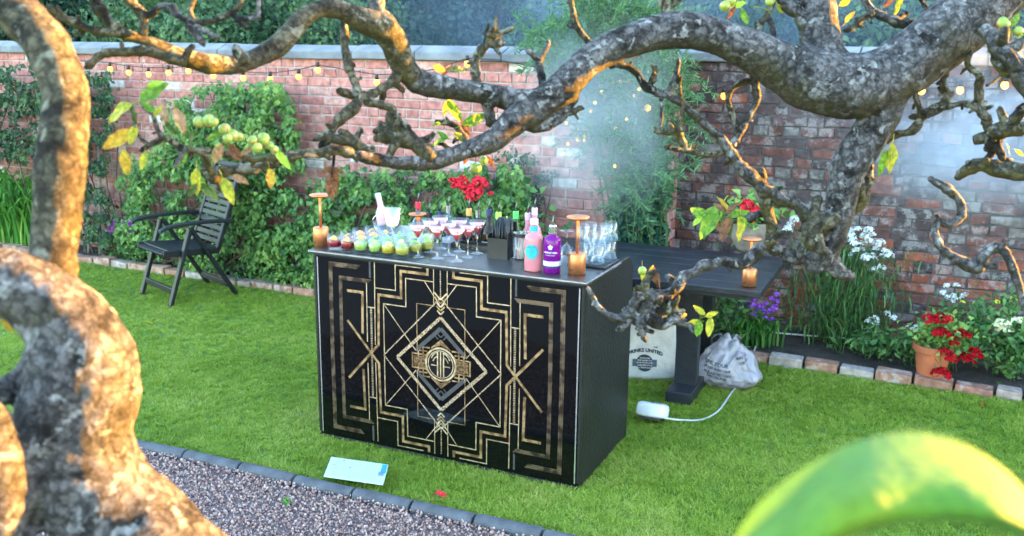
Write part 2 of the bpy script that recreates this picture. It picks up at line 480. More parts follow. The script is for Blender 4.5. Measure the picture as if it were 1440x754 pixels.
def make_wall(label, s0, s1, t, zc, palette, m_i, m_a, m_m, vis, thick=0.34, end_face=False, jit=0.003, seed=1):
    """vis(s) -> True where the photograph shows the wall"""
    rd = random.Random(seed)
    root = thing('brick_wall', label, 'wall', wline((s0 + s1) / 2, t), -WY)
    X = XF[root.name]
    rotw = Matrix.Rotation(-WY, 3, 'Z')
    mid = (s0 + s1) / 2
    course = 0.0745; nrow = int(round(zc / course)); course = zc / nrow
    # mortar core, 7 mm behind the brick faces
    MB().box((0, 0.007 + thick / 2, zc / 2), (s1 - s0 - 0.02, thick, zc)).build('mortar_core', m_m, root, world=False)
    bricks = []
    for r in range(nrow):
        header_row = (r % 4 == 3)
        s = s0 - rd.random() * 0.2
        while s < s1:
            L = 0.107 if header_row else 0.222
            L += rd.uniform(-0.012, 0.012)
            if not header_row and rd.random() < 0.12: L = 0.11
            a, b = max(s, s0), min(s + L, s1)
            if b - a > 0.04: bricks.append(((a + b) / 2, (r + 0.5) * course, b - a))
            s += L + 0.009
    dist = []
    for (bs, bz, bl) in bricks:
        dist.append((wline(bs, t, bz) - CAM).length + (0 if vis(bs) else 50))
    order = np.argsort(dist)
    V, Fc, Cc = [], [], []
    shared = []
    for rank, idx in enumerate(order):
        bs, bz, bl = bricks[idx]
        colr = palette(bz / zc, rd)
        jv = brick_verts(bl - 0.004, course - 0.011, 0.05, jit, None)
        if rank < 300:
            if len(shared) < 40 or rd.random() < 0.0:
                me = bpy.data.meshes.new('brick'); me.from_pydata([tuple(p) for p in brick_verts(1.0, 1.0, 0.05, 0.0, None)], [], BF)
                me.clear_geometry()
                me.from_pydata([tuple(p) for p in brick_verts(0.22, course - 0.011, 0.05, jit * 1.3, None)], [], BF)
                me.materials.append(m_i); me.update(); shared.append(me)
            o = bpy.data.objects.new('brick', rd.choice(shared)); COL.objects.link(o); o.parent = root
            o.location = (bs - mid, rd.uniform(-0.004, 0.003), bz); o.scale = ((bl - 0.004) / 0.22, 1, 1)
            o.rotation_euler = (rd.uniform(-.03, .03), rd.uniform(-.012, .012), rd.uniform(-.02, .02))
            o.color = (*colr, 1)
        else:
            k = len(V); oy = rd.uniform(-0.004, 0.003)
            V += [p + Vector((bs - mid, oy, bz)) for p in jv]
            Fc += [tuple(i + k for i in q) for q in BF]
            Cc += [(*colr, 1)] * 12
    o = mobj('brick_courses', V, Fc, m_a, root, world=False, attrs={'bcol': np.array(Cc)})
    o['kind'] = 'stuff'
    if end_face:                                    # bricks of the wall's end, seen at the step back
        V, Fc, Cc = [], [], []
        for r in range(nrow):
            y = 0.0
            while y < thick + 0.1:
                L = 0.105 if r % 2 else 0.215
                L = min(L, thick + 0.14 - y)
                k = len(V)
                V += [Vector((s1 - mid - p.y + 0.004, y + L / 2 + p.x, (r + 0.5) * course + p.z)) for p in brick_verts(L - 0.01, course - 0.011, 0.05, jit, None)]
                Fc += [tuple(i + k for i in q) for q in BF]; Cc += [(*palette(r / nrow, rd), 1)] * 12
                y += L + 0.006
        o = mobj('end_bricks', V, Fc, m_a, root, world=False, attrs={'bcol': np.array(Cc)}); o['kind'] = 'stuff'
    # coping stones
    s = s0
    while s < s1 - 0.05:
        L = min(rd.uniform(0.55, 0.8), s1 - s)
        if s1 - s - L < 0.15: L = s1 - s
        y0, y1 = -0.055, thick + 0.06
        pr = [(y0, zc + 0.001), (y0, zc + 0.062), (y0 + 0.13, zc + 0.112), (y1 - 0.13, zc + 0.112), (y1, zc + 0.062), (y1, zc + 0.001)]
        g = 0.004; dz = rd.uniform(-0.004, 0.004)
        v = [(x - mid, y + rd.uniform(-.003, .003), z + dz) for x in (s + g, s + L - g) for y, z in pr]
        f = [(j, j + 1, 6 + j + 1, 6 + j) for j in range(5)] + [(5, 0, 6, 11), (5, 4, 3, 2, 1, 0), (6, 7, 8, 9, 10, 11)]
        mobj('coping_stone', v, f, m_cope, root, world=False, bevel=0.008)
        s += L
    return root
zL = wplane(420, 82.0, TL).z
zR = wplane(985, 86.0, TR).z
s_step = ws(wplane(926, 300, TL))
def pal_left(h, rd):
    q = rd.random()
    if q < 0.06: return (0.55, 0.48, 0.45)
    if q < 0.5: c = (0.44, 0.185, 0.165)
    elif q < 0.8: c = (0.38, 0.145, 0.128)
    else: c = (0.50, 0.26, 0.23)
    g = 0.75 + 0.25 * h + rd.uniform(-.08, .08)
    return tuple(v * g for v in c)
def pal_right(h, rd):
    q = rd.random()
    po = 0.36 - 0.31 * h
    if q < po: c = (0.22, 0.058, 0.032)
    elif q < po + 0.22: c = (0.13, 0.050, 0.042)
    elif q < po + 0.52: c = (0.065, 0.042, 0.045)
    elif q < po + 0.60: c = (0.145, 0.125, 0.12)
    else: c = (0.090, 0.050, 0.052)
    g = rd.uniform(0.62, 1.0)
    return tuple(v * g for v in c)
make_wall('long pink red brick garden wall with grey stone coping behind the climbers', -10.5, s_step, TL, zL, pal_left, m_bl, m_bl_a, m_mort_l,
          lambda s: s > -3.2, end_face=True, seed=3)
make_wall('dark weathered brick wall set back beside the climber, blackened with grey lichen', s_step - 0.05, 20.0, TR, zR, pal_right, m_br, m_br_a, m_mort_r,
          lambda s: s < ws(wplane(1440, 300, TR)) + 0.1, jit=0.005, seed=5)

# ---- grass blades on the lawn (instanced tufts) and gravel chips
def instancer(name, pts, sizes, src, label, cat, patch=None):
    me = npmesh(name, pts, np.zeros((0, 3), dtype=int), 3)
    at = me.attributes.new('size', 'FLOAT', 'POINT'); at.data.foreach_set('value', sizes.astype(np.float32))
    if patch is not None:
        at = me.attributes.new('patch', 'FLOAT', 'POINT'); at.data.foreach_set('value', patch.astype(np.float32))
    o = bpy.data.objects.new(name, me); COL.objects.link(o)
    tag(o, label, cat, kind='stuff')
    g = bpy.data.node_groups.new(name, 'GeometryNodeTree')
    g.interface.new_socket('Geometry', in_out='INPUT', socket_type='NodeSocketGeometry')
    g.interface.new_socket('Geometry', in_out='OUTPUT', socket_type='NodeSocketGeometry')
    gi, go = g.nodes.new('NodeGroupInput'), g.nodes.new('NodeGroupOutput')
    iop = g.nodes.new('GeometryNodeInstanceOnPoints')
    col = bpy.data.collections.new(name + '_sources')
    for s_ in src: col.objects.link(s_)
    ci = g.nodes.new('GeometryNodeCollectionInfo'); ci.inputs['Collection'].default_value = col
    ci.inputs['Separate Children'].default_value = True; ci.inputs['Reset Children'].default_value = True
    iop.inputs['Pick Instance'].default_value = True
    rv = g.nodes.new('FunctionNodeRandomValue'); rv.data_type = 'FLOAT_VECTOR'
    full = cat == 'gravel'
    rv.inputs[0].default_value = (-3 if full else -0.12, -3 if full else -0.12, 0)
    rv.inputs[1].default_value = (3 if full else 0.12, 3 if full else 0.12, 6.283)
    na = g.nodes.new('GeometryNodeInputNamedAttribute'); na.data_type = 'FLOAT'; na.inputs['Name'].default_value = 'size'
    L = g.links.new
    L(gi.outputs[0], iop.inputs['Points']); L(ci.outputs[0], iop.inputs['Instance'])
    L(rv.outputs[0], iop.inputs['Rotation']); L(na.outputs[0], iop.inputs['Scale'])
    L(iop.outputs[0], go.inputs[0])
    md = o.modifiers.new('scatter', 'NODES'); md.node_group = g
    return o
m_grass = foliage('grass_blade', [(0.0, (0.120, 0.200, 0.014)), (0.4, (0.215, 0.330, 0.026)), (0.75, (0.32, 0.42, 0.055)), (1.0, (0.44, 0.44, 0.13))], 0.55, 0.4, patch=True)
def blade_tuft(n, rad, hgt, wid):
    V, Fc, T = [], [], []
    for i in range(n):
        a = random.uniform(0, 6.28); r = rad * math.sqrt(random.random())
        b = Vector((r * math.cos(a), r * math.sin(a), -0.004))
        ln = random.uniform(0.5, 1.0) * hgt
        la = random.uniform(0, 6.28); lean = random.uniform(0.2, 1.5) * ln
        ld = Vector((math.cos(la), math.sin(la), 0)); sd2 = Vector((-ld.y, ld.x, 0)) * wid * random.uniform(.7, 1.2) / 2
        mid = b + Vector((0, 0, ln * 0.6)) + ld * lean * 0.3
        tip = b + Vector((0, 0, ln * 0.85)) + ld * lean
        k = len(V); V += [b - sd2, b + sd2, mid + sd2 * .8, mid - sd2 * .8, tip]
        Fc += [(k, k + 1, k + 2), (k, k + 2, k + 3), (k + 3, k + 2, k + 4)]; T += [min(1, max(0, random.gauss(0.45, 0.22)))] * 5
    me = npmesh('grass_tuft', np.array([tuple(v) for v in V]), np.array(Fc), 3)
    at = me.attributes.new('tint', 'FLOAT', 'POINT'); at.data.foreach_set('value', np.array(T, dtype=np.float32))
    me.materials.append(m_grass)
    return bpy.data.objects.new('grass_tuft', me)
pts = []
for (y0, y1, dens) in ((3.3, 4.6, 2600), (4.6, 6.0, 1900), (6.0, 7.5, 1300), (7.5, 11.0, 900)):
    n = int(dens * (y1 - y0) * 14)
    x = rng.uniform(-8, 6, n); y = rng.uniform(y0, y1, n)
    es = (x - E0.x) * WN.x + (y - E0.y) * WN.y           # >0 on the lawn side of the edging
    ok = (y > kerb_y(x) + 0.045) & (es > -0.01) & (np.abs(x) < 0.60 * y + 0.4)
    pts.append(np.stack([x[ok], y[ok], np.zeros(ok.sum())], 1))
pts = np.concatenate(pts)
gsz = rng.uniform(0.65, 1.15, len(pts))
# longer tufts against the kerb and the bed edging
near_k = (pts[:, 1] - kerb_y(pts[:, 0])) < 0.12
gsz[near_k] *= 1.25
gpt = np.array([.34 * noise.noise(Vector((x * 1.3, y * 1.3, 0))) + .26 * noise.noise(Vector((x * 4, y * 4, 5))) + .16 * noise.noise(Vector((x * 11, y * 11, 9))) for x, y, _ in pts])
instancer('lawn_grass', pts, gsz, [blade_tuft(24, 0.030, 0.030, 0.0028) for _ in range(6)], 'short mown green grass of the lawn', 'grass', gpt)
m_chip = []
for i, c in enumerate([(0.34, 0.20, 0.18), (0.24, 0.135, 0.125), (0.44, 0.31, 0.275), (0.15, 0.088, 0.085), (0.36, 0.235, 0.195)]):
    m_chip.append(mat('gravel_chip_%d' % i, c, tuple(v * 0.75 for v in c), 90, 0.85))
chips = []
for i in range(10):
    bm = bmesh.new(); bmesh.ops.create_icosphere(bm, subdivisions=1, radius=1)
    sq = Vector((random.uniform(.7, 1.2), random.uniform(.6, .9), random.uniform(.4, .7)))
    for v in bm.verts: v.co = Vector((v.co.x * sq.x, v.co.y * sq.y, v.co.z * sq.z)) * random.uniform(.75, 1.2) * 0.0070
    me = bpy.data.meshes.new('gravel_chip'); bm.to_mesh(me); bm.free(); me.materials.append(m_chip[i % 5])
    chips.append(bpy.data.objects.new('gravel_chip', me))
n = 105000
x = rng.uniform(-3.2, 1.6, n); y = rng.uniform(2.7, 5.3, n)
ok = (y < kerb_y(x) - 0.030) & (np.abs(x) < 0.60 * y + 0.3)
gp = np.stack([x[ok], y[ok], rng.uniform(-0.004, 0.010, ok.sum()) + .014 * np.exp(-(kerb_y(x[ok]) - y[ok]) / .08)], 1)
instancer('path_gravel', gp, rng.uniform(0.6, 1.35, len(gp)), chips, 'pinkish grey gravel chips of the path', 'gravel')

# ================================================================== BACKGROUND TREES
m_bark_far = mat('far_bark', (0.06, 0.05, 0.04), (0.03, 0.025, 0.02), 6, 0.9)
FOL = {
 'dark': foliage('tree_leaf_dark', [(0, (0.012, 0.038, 0.026)), (0.6, (0.028, 0.075, 0.040)), (1, (0.07, 0.14, 0.055))]),
 'mid': foliage('tree_leaf_mid', [(0, (0.030, 0.080, 0.038)), (0.6, (0.070, 0.155, 0.060)), (1, (0.18, 0.29, 0.08))]),
 'pale': foliage('tree_leaf_pale', [(0, (0.045, 0.105, 0.05)), (0.6, (0.105, 0.205, 0.085)), (1, (0.22, 0.33, 0.11))]),
}
def tree(name, label, base, height, rx, crown_z, kind, nleaf, leaf=0.10, seed=0):
    rd = random.Random(seed)
    root = thing(name, label, 'tree', base)
    mb = MB()
    hgt = height
    mb.tube([Vector(base) + Vector((rd.uniform(-.1, .1) * k, rd.uniform(-.1, .1) * k, hgt * 0.75 * k / 5)) for k in range(6)], [0.16 * hgt / 5 * (1 - 0.14 * k) for k in range(6)], 8)
    clumps = []
    for i in range(26):
        a = rd.uniform(0, 6.28); u = rd.uniform(-1, 1); rr = rd.uniform(0.35, 1.0)
        c = Vector((math.cos(a) * math.sqrt(1 - u * u) * rx * rr, math.sin(a) * math.sqrt(1 - u * u) * rx * rr, crown_z + u * (hgt - crown_z) * rr)) + Vector(base)
        c.z = max(c.z, 0.3)
        clumps.append((c, rd.uniform(0.28, 0.5) * rx))
        if i < 9: mb.tube([Vector(base) + Vector((0, 0, hgt * rd.uniform(.2, .5))), (Vector(base) + Vector((0, 0, hgt * .55)) + c) / 2, c], [0.05, 0.035, 0.015], 6)
    mb.build('trunk', m_bark_far, root, smooth=True)
    data = []
    per = nleaf // len(clumps)
    for c, r in clumps:
        d = rnd_dirs(per); rad = r * rng.uniform(0.45, 1.0, (per, 1)) ** 0.6
        p = np.array(c) + d * rad * np.array([1, 1, 0.75])
        nn = d + rnd_dirs(per, amt=0.6)
        dr = np.cross(nn, rng.normal(size=(per, 3))) + np.array([0, 0, -0.4])
        base_t = rd.uniform(0.15, 0.6)
        data.append(leaf_cloud(p, dr, nn, rng.uniform(.7, 1.2, per) * leaf, rng.uniform(.5, .75, per) * leaf, tint=np.clip(rng.normal(base_t, .2, per), 0, 1)))
    leaf_obj('crown', data, FOL[kind], root)
    return root
def behind(x, d): p = P(x, 60, d); return (p.x, p.y, 0)
for i, (px, d, h, rx, cz, kd, nl, lf, lab) in enumerate([
    (20, 13.5, 4.2, 1.9, 2.2, 'dark', 9000, .11, 'dark blue green tree beyond the wall above the tall strap leaved plants'),
    (150, 14.5, 3.8, 1.6, 2.1, 'dark', 8000, .11, 'dark rounded tree beyond the wall, next to the darkest one above the strap leaves'),
    (250, 11.6, 2.9, 1.15, 1.9, 'pale', 8000, .075, 'pale leafy shrub tree topping the wall behind the left festoon bulbs'),
    (350, 12.2, 3.1, 1.2, 1.9, 'mid', 8000, .08, 'mid green bushy tree over the wall above the garden chair'),
    (450, 11.8, 2.9, 1.1, 1.9, 'mid', 8000, .075, 'bright fringed bush leaning on the coping beside the knobbly twigs'),
    (560, 15.0, 4.5, 2.0, 2.3, 'dark', 9000, .12, 'dark smoky tree beyond the wall behind the bent grey limb'),
    (690, 16.0, 5.0, 2.2, 2.6, 'dark', 9000, .12, 'tall shadowy tree behind the drifting smoke over the wall'),
    (830, 15.0, 4.4, 2.0, 2.2, 'mid', 9000, .11, 'hazy green tree beyond the feathery climber'),
    (980, 13.5, 4.2, 1.8, 2.0, 'mid', 9000, .10, 'soft green tree beyond the step in the wall'),
    (1120, 14.0, 4.6, 1.9, 2.2, 'dark', 9000, .11, 'teal dark tree beyond the dark brick wall behind the forked limb'),
    (1260, 12.5, 4.2, 1.8, 2.0, 'pale', 9000, .10, 'pale misty tree over the dark brick wall in the glow of the smoke'),
    (1420, 12.0, 4.0, 1.8, 2.0, 'pale', 9000, .10, 'light green tree over the far end of the dark brick wall'),
    (-120, 14.0, 4.5, 2.0, 2.2, 'dark', 6000, .12, 'dark tree beyond the wall at its far end'),
    (1560, 14.0, 3.6, 1.8, 2.0, 'mid', 6000, .12, 'green tree past the end of the dark brick wall')]):
    tree('garden_tree', lab, behind(px, d), h, rx, cz, kd, nl, lf, seed=20 + i)
# far hedge line so that no bare horizon shows between the crowns
hb = MB(); root = thing('far_hedge', 'long dark hedge line closing the view behind the trees', 'hedge', (0, 24, 0))
core = MB()
for i in range(60):
    xx = -30 + i; core.box((xx, 24 + random.uniform(-.4, .4), 2.1), (1.05, 1.6, 4.2 + random.uniform(-.5, .5)))
core.build('hedge_core', mat('hedge_core', (0.012, 0.03, 0.018), (0.006, 0.016, 0.010), 3, 0.95), root)
n = 16000
p = np.stack([rng.uniform(-30, 30, n), 23.0 + rng.normal(0, .25, n), rng.uniform(0.2, 4.8, n)], 1)
leaf_obj('foliage', [leaf_cloud(p, rnd_dirs(n, (0, -.2, -.4)), rnd_dirs(n, (0, -1, .5), .6), rng.uniform(.15, .3, n), rng.uniform(.1, .2, n))], FOL['dark'], root)

# hedge added out of view to keep low sun off the smoke and trees
root = thing('sun_block_hedge', 'tall unseen hedge added past the end of the dark wall to block the sun', 'hedge', (8.8, 9.0, 0))
ha, hb_ = Vector((8.8, 8.6, 0)), Vector((14.6, 23.5, 0)); hd = (hb_ - ha).normalized(); hn = Vector((-hd.y, hd.x, 0)); core = MB()
for i in range(17):
    q = ha.lerp(hb_, (i + .5) / 17); core.box(q + Vector((0, 0, 3.3)), (1.1, (hb_ - ha).length / 17 + .05, 6.6 + random.uniform(-.3, .3)), Matrix((hd.cross(Vector((0, 0, 1))), hd, Vector((0, 0, 1)))).transposed())
core.build('hedge_core', MATS['hedge_core'], root)
n = 14000; u = rng.uniform(0, 1, n); p = np.array([tuple(ha)]) * (1 - u[:, None]) + np.array([tuple(hb_)]) * u[:, None] + np.array([tuple(hn)]) * (.6 + rng.normal(0, .07, n))[:, None]; p[:, 2] = rng.uniform(.1, 6.8, n)
leaf_obj('foliage', [leaf_cloud(p, rnd_dirs(n, (0, 0, -.4)), rnd_dirs(n, tuple(hn + Vector((0, 0, .4))), .6), rng.uniform(.12, .22, n), rng.uniform(.08, .15, n))], FOL['dark'], root)

# ================================================================== CLIMBERS AND PLANTS
m_stem = mat('woody_stem', (0.10, 0.075, 0.05), (0.05, 0.04, 0.03), 20, 0.9)
m_gstem = mat('green_stem', (0.06, 0.13, 0.03), (0.04, 0.09, 0.02), 20, 0.7)
m_stake = mat('grey_stake_wood', (0.22, 0.20, 0.19), (0.13, 0.12, 0.11), 30, 0.9)
FOL['climb'] = foliage('climber_leaf', [(0, (0.025, 0.080, 0.028)), (0.4, (0.075, 0.180, 0.050)), (0.75, (0.15, 0.29, 0.065)), (1, (0.28, 0.40, 0.09))])
FOL['cdark'] = foliage('dark_climber_leaf', [(0, (0.012, 0.036, 0.022)), (0.6, (0.030, 0.080, 0.035)), (1, (0.09, 0.18, 0.05))])
FOL['ivy'] = foliage('ivy_leaf', [(0, (0.015, 0.055, 0.035)), (0.6, (0.035, 0.105, 0.06)), (1, (0.08, 0.18, 0.09))])
FOL['fern'] = foliage('feathery_leaf', [(0, (0.035, 0.11, 0.045)), (0.6, (0.09, 0.22, 0.085)), (1, (0.20, 0.36, 0.15))])
FOL['strap'] = foliage('strap_leaf', [(0, (0.030, 0.120, 0.022)), (0.6, (0.085, 0.27, 0.040)), (1, (0.24, 0.42, 0.08))])
FOL['bed'] = foliage('bed_leaf', [(0, (0.020, 0.070, 0.022)), (0.6, (0.060, 0.155, 0.040)), (1, (0.14, 0.27, 0.07))])
def in_poly(x, y, poly):
    c = False; j = len(poly) - 1
    for i in range(len(poly)):
        xi, yi = poly[i]; xj, yj = poly[j]
        if (yi > y) != (yj > y) and x < (xj - xi) * (y - yi) / (yj - yi) + xi: c = not c
        j = i
    return c
def climber(name, label, cat, poly, n, kind, t0, t1, leaf, gap=0.0, gs=28.0, stems=10, stem_m=None, asp=0.7, seed=1, tmean=0.5):
    """leaves of a plant trained on the wall; poly outlines it on the wall's face, gaps are noise"""
    rd = random.Random(seed)
    xs = [p[0] for p in poly]; ys = [p[1] for p in poly]
    pp, tt = [], []
    guard = 0
    while len(pp) < n and guard < n * 12:
        guard += 1
        x, y = rd.uniform(min(xs), max(xs)), rd.uniform(min(ys), max(ys))
        jx, jy = x + rd.gauss(0, 5), y + rd.gauss(0, 5)
        if not in_poly(jx, jy, poly): continue
        g = noise.noise(Vector((x / gs, y / gs, seed * 3.1))) + 0.5 * noise.noise(Vector((x / gs * 2.3, y / gs * 2.3, seed)))
        if g < gap + rd.gauss(0, .08): continue
        t = rd.uniform(t0, t1) - max(0, g) * 0.10
        q = wplane(x, y, t)
        if q.z < 0.05: continue
        pp.append(q); tt.append(tmean + 0.45 * g + rd.gauss(0, .16))
    A = np.array([tuple(q) for q in pp]); n = len(A)
    root = thing(name, label, cat, wline(ws(Vector(A.mean(0))), (t0 + t1) / 2))
    nn = rnd_dirs(n, (WN.x * 1.0, WN.y * 1.0, 0.55), 0.75)
    dr = rnd_dirs(n, (WN.x * .35, WN.y * .35, -0.75), 0.8)
    leaf_obj('foliage', [leaf_cloud(A, dr, nn, rng.uniform(.45, 1.5, n) * leaf, rng.uniform(.6, 1.35, n) * leaf * asp, tint=np.clip(np.array(tt), 0, 1))], FOL[kind], root)
    if stems:
        mb = MB()
        smin, smax = min(ws(q) for q in pp), max(ws(q) for q in pp)
        zmax = max(q.z for q in pp)
        for i in range(stems):
            s0 = rd.uniform(smin + .1, smax - .1); tgt = rd.choice(pp)
            a = wline(s0, (t0 + t1) / 2, 0.0); b = tgt
            pts_ = [a.lerp(b, k / 6) + Vector((rd.uniform(-.05, .05), 0, rd.uniform(-.04, .04))) * (1 if 0 < k < 6 else 0) for k in range(7)]
            mb.tube(pts_, [0.010 - 0.001 * k for k in range(7)], 5)
        mb.build('stem_cluster', stem_m or m_stem, root, smooth=True)
    return root
climber('wall_shrub', 'dark rose like shrub high on the wall above the strap leaved clump', 'shrub',
        [(-60, 100), (20, 92), (60, 90), (115, 110), (120, 190), (110, 230), (40, 220), (-60, 230)], 2600, 'cdark', 0.05, 0.40, 0.055, -0.12, 22, 8, seed=11, tmean=.55)
climber('slender_climber', 'slender dark climber tied to grey stakes beside the gnarled limb', 'climber',
        [(112, 100), (150, 98), (165, 140), (150, 200), (148, 260), (160, 345), (105, 350), (104, 200)], 1900, 'cdark', 0.05, 0.38, 0.05, -0.05, 20, 8, seed=12)
climber('wall_climber', 'broad light green climber covering the wall behind the garden chair', 'climber',
        [(170, 355), (160, 300), (175, 240), (225, 205), (240, 150), (300, 118), (345, 122), (390, 112), (410, 150), (425, 215), (430, 300), (445, 330), (445, 402), (330, 388)], 11500, 'climb', 0.05, 0.40, 0.052, -0.30, 34, 26, seed=13, tmean=.50)
climber('bushy_climber', 'bushy light green climber on the wall behind the cocktail glasses', 'climber',
        [(438, 404), (432, 320), (440, 265), (475, 236), (520, 245), (580, 232), (640, 245), (690, 228), (725, 236), (748, 262), (740, 300), (720, 330), (720, 430), (560, 420)], 8500, 'climb', 0.03, 0.40, 0.052, -0.32, 30, 20, seed=14, tmean=.46)
climber('ivy', 'dark blue green ivy low on the wall behind the black table', 'ivy',
        [(855, 352), (862, 290), (880, 240), (925, 225), (945, 245), (928, 300), (935, 352)], 2600, 'ivy', 0.34, 0.44, 0.050, -0.55, 20, 8, seed=15, tmean=.5)
climber('thin_ivy', 'sparse bluish ivy trails on the pink brick beside the red flowers', 'ivy',
        [(690, 330), (690, 225), (735, 205), (760, 235), (790, 240), (760, 280), (745, 330)], 560, 'ivy', 0.36, 0.44, 0.036, -0.1, 18, 6, seed=16)
# grey stakes
for px, top, lab in ((138, 205, 'tall thin grey wooden stake in the bed, beside the shorter one'), (122, 288, 'short grey wooden stake in the bed beside the tall thin one'), (165, 300, 'thin grey stake in the bed beside the purple flowers')):
    a = wplane(px + 2, 352, 0.22); a.z = 0.0; b = wplane(px, top, 0.24)
    o = MB().tube([a, a.lerp(b, .5) + Vector((.006, 0, 0)), b], [0.013, 0.012, 0.011], 7).build('garden_stake', m_stake, smooth=True)
    tag(o, lab, 'stake', 'stakes in the flower bed')
# strap leaved clump
def ribbons(root, name, base_fn, n, length, width, m, arch=0.5, segs=6, seed=1, tm=.5):
    rd = random.Random(seed); V, Fc, T = [], [], []
    for i in range(n):
        b = base_fn(rd); a = rd.uniform(0, 6.28); L = length * rd.uniform(.55, 1.1); out = arch * rd.uniform(.3, 1.2)
        d = Vector((math.cos(a), math.sin(a), 0)); sdv = Vector((-d.y, d.x, 0)); k = len(V); t = min(1, max(0, rd.gauss(tm, .25)))
        for j in range(segs + 1):
            u = j / segs
            p = b + d * (out * L * u * u) + Vector((0, 0, L * (u - (0.35 + out * .35) * u ** 3)))
            wv = width * (1 - u) ** .6 * (0.6 + u * .8) + .0008
            V += [p - sdv * wv / 2, p + sdv * wv / 2]; T += [t, t]
        for j in range(segs):
            q = k + 2 * j; Fc += [(q, q + 1, q + 3), (q, q + 3, q + 2)]
    me = npmesh(name, np.array([tuple(v) for v in V]), np.array(Fc), 3)
    return mfin(name, me, m, root, True, True, 0, {'tint': np.array(T)})
sc_ = wplane(18, 345, 0.20); sc_.z = 0
root = thing('strap_leaf_plant', 'lush clump of tall arching bright green strap leaves against the wall', 'plant', sc_)
ribbons(root, 'foliage', lambda rd: sc_ + WA * rd.gauss(0, .24) - WN * rd.uniform(-.12, .15), 420, 1.25, 0.034, FOL['strap'], 0.55, 7, 5)
# feathery climber: fine needles along arching sprays
root = thing('feathery_plant', 'tall pale green feathery plant spilling over the wall in the smoke', 'plant', wplane(905, 350, .3) * 1.0)
rd = random.Random(8); mb = MB(); pp, dd, tt = [], [], []
fpoly = [(800, 160), (745, 70), (800, 20), (850, -20), (900, -5), (930, 30), (955, 80), (962, 150), (950, 230), (925, 300), (880, 300), (855, 230), (840, 190)]
sprays = 0
while sprays < 560:
    x, y = rd.uniform(740, 970), rd.uniform(-20, 310)
    if not in_poly(x, y, fpoly): continue
    sprays += 1
    a = wplane(x, y, rd.uniform(.10, .44)); a2 = a.copy()
    ang = rd.gauss(0.9, .9); ln = rd.uniform(.12, .38)
    dirv = (WA * math.cos(ang) * rd.choice((-1, 1)) + Vector((0, 0, 1)) * math.sin(ang) + WN * rd.uniform(-.1, .5)).normalized()
    prev = a; pts_ = [a]
    for k in range(8):
        dirv = (dirv + Vector((0, 0, -0.10)) + Vector((rd.gauss(0, .06), rd.gauss(0, .06), 0))).normalized()
        q = pts_[-1] + dirv * ln / 8; pts_.append(q)
        for h in range(5):
            pp.append(pts_[-2].lerp(q, rd.random())); dd.append(dirv * .5 + Vector((rd.gauss(0, .7), rd.gauss(0, .7), rd.gauss(0, .6)))); tt.append(rd.gauss(.55, .22))
    mb.tube(pts_, [0.0022 - .00018 * k for k in range(9)], 4, cap=False)
mb.build('stem_cluster', mat('pale_stem', (0.13, 0.25, 0.09), (0.09, 0.18, 0.06), 20, .7), root)
A = np.array([tuple(v) for v in pp]); D = np.array([tuple(v) for v in dd]); n = len(A)
leaf_obj('foliage', [leaf_cloud(A, D, rnd_dirs(n), rng.uniform(.03, .08, n), rng.uniform(.006, .012, n), tint=np.clip(np.array(tt), 0, 1))], FOL['fern'], root)
mb = MB()
for i in range(12):
    s0 = ws(wplane(900, 300, .3)) + rd.uniform(-.25, .25); b = wplane(rd.uniform(800, 945), rd.uniform(20, 140), .3)
    a = wline(s0, .35, 0.0); mb.tube([a, a.lerp(b, .4) + WA * rd.uniform(-.05, .15), a.lerp(b, .75), b], [.008, .006, .005, .003], 5)
mb.build('vine', m_gstem, root, smooth=True)

# ---- flowers
PET = {
 'white': mat('white_petal', (0.60, 0.62, 0.62), (0.46, 0.50, 0.50), 60, .6),
 'purple': mat('purple_petal', (0.20, 0.045, 0.50), (0.30, 0.05, 0.48), 60, .6),
 'violet': mat('violet_petal', (0.32, 0.035, 0.45), (0.42, 0.06, 0.50), 60, .6),
 'red': mat('red_petal', (0.36, 0.003, 0.010), (0.22, 0.002, 0.006), 60, .8, spec=.1),
 'coral': mat('coral_petal', (0.62, 0.028, 0.050), (0.48, 0.012, 0.03), 60, .8, spec=.1),
 'cream': mat('cream_petal', (0.80, 0.80, 0.62), (0.75, 0.70, 0.42), 40, .6),
 'yellow': mat('yellow_petal', (0.60, 0.62, 0.05), (0.5, 0.55, 0.04), 40, .6),
}
def head_mesh(r, n, ps, seed, flat=1.0):
    rd = random.Random(seed); V, Fc = [], []
    for i in range(n):
        u = rd.uniform(-.35, 1); a = rd.uniform(0, 6.28); q = math.sqrt(1 - u * u) if u < 1 else 0
        d = Vector((q * math.cos(a), q * math.sin(a), u * flat)); c = d * r * rd.uniform(.75, 1)
        nn = (d + Vector((rd.gauss(0, .35), rd.gauss(0, .35), rd.gauss(0, .35)))).normalized(); x = nn.orthogonal().normalized(); y = nn.cross(x)
        k = len(V); rr = ps * rd.uniform(.7, 1.2)
        V += [c + (x * math.cos(j * 1.2566 + a) + y * math.sin(j * 1.2566 + a)) * rr + nn * (.25 * rr) for j in range(5)] + [c]
        Fc += [(k + j, k + (j + 1) % 5, k + 5) for j in range(5)]
    return V, Fc
HEADS = {}
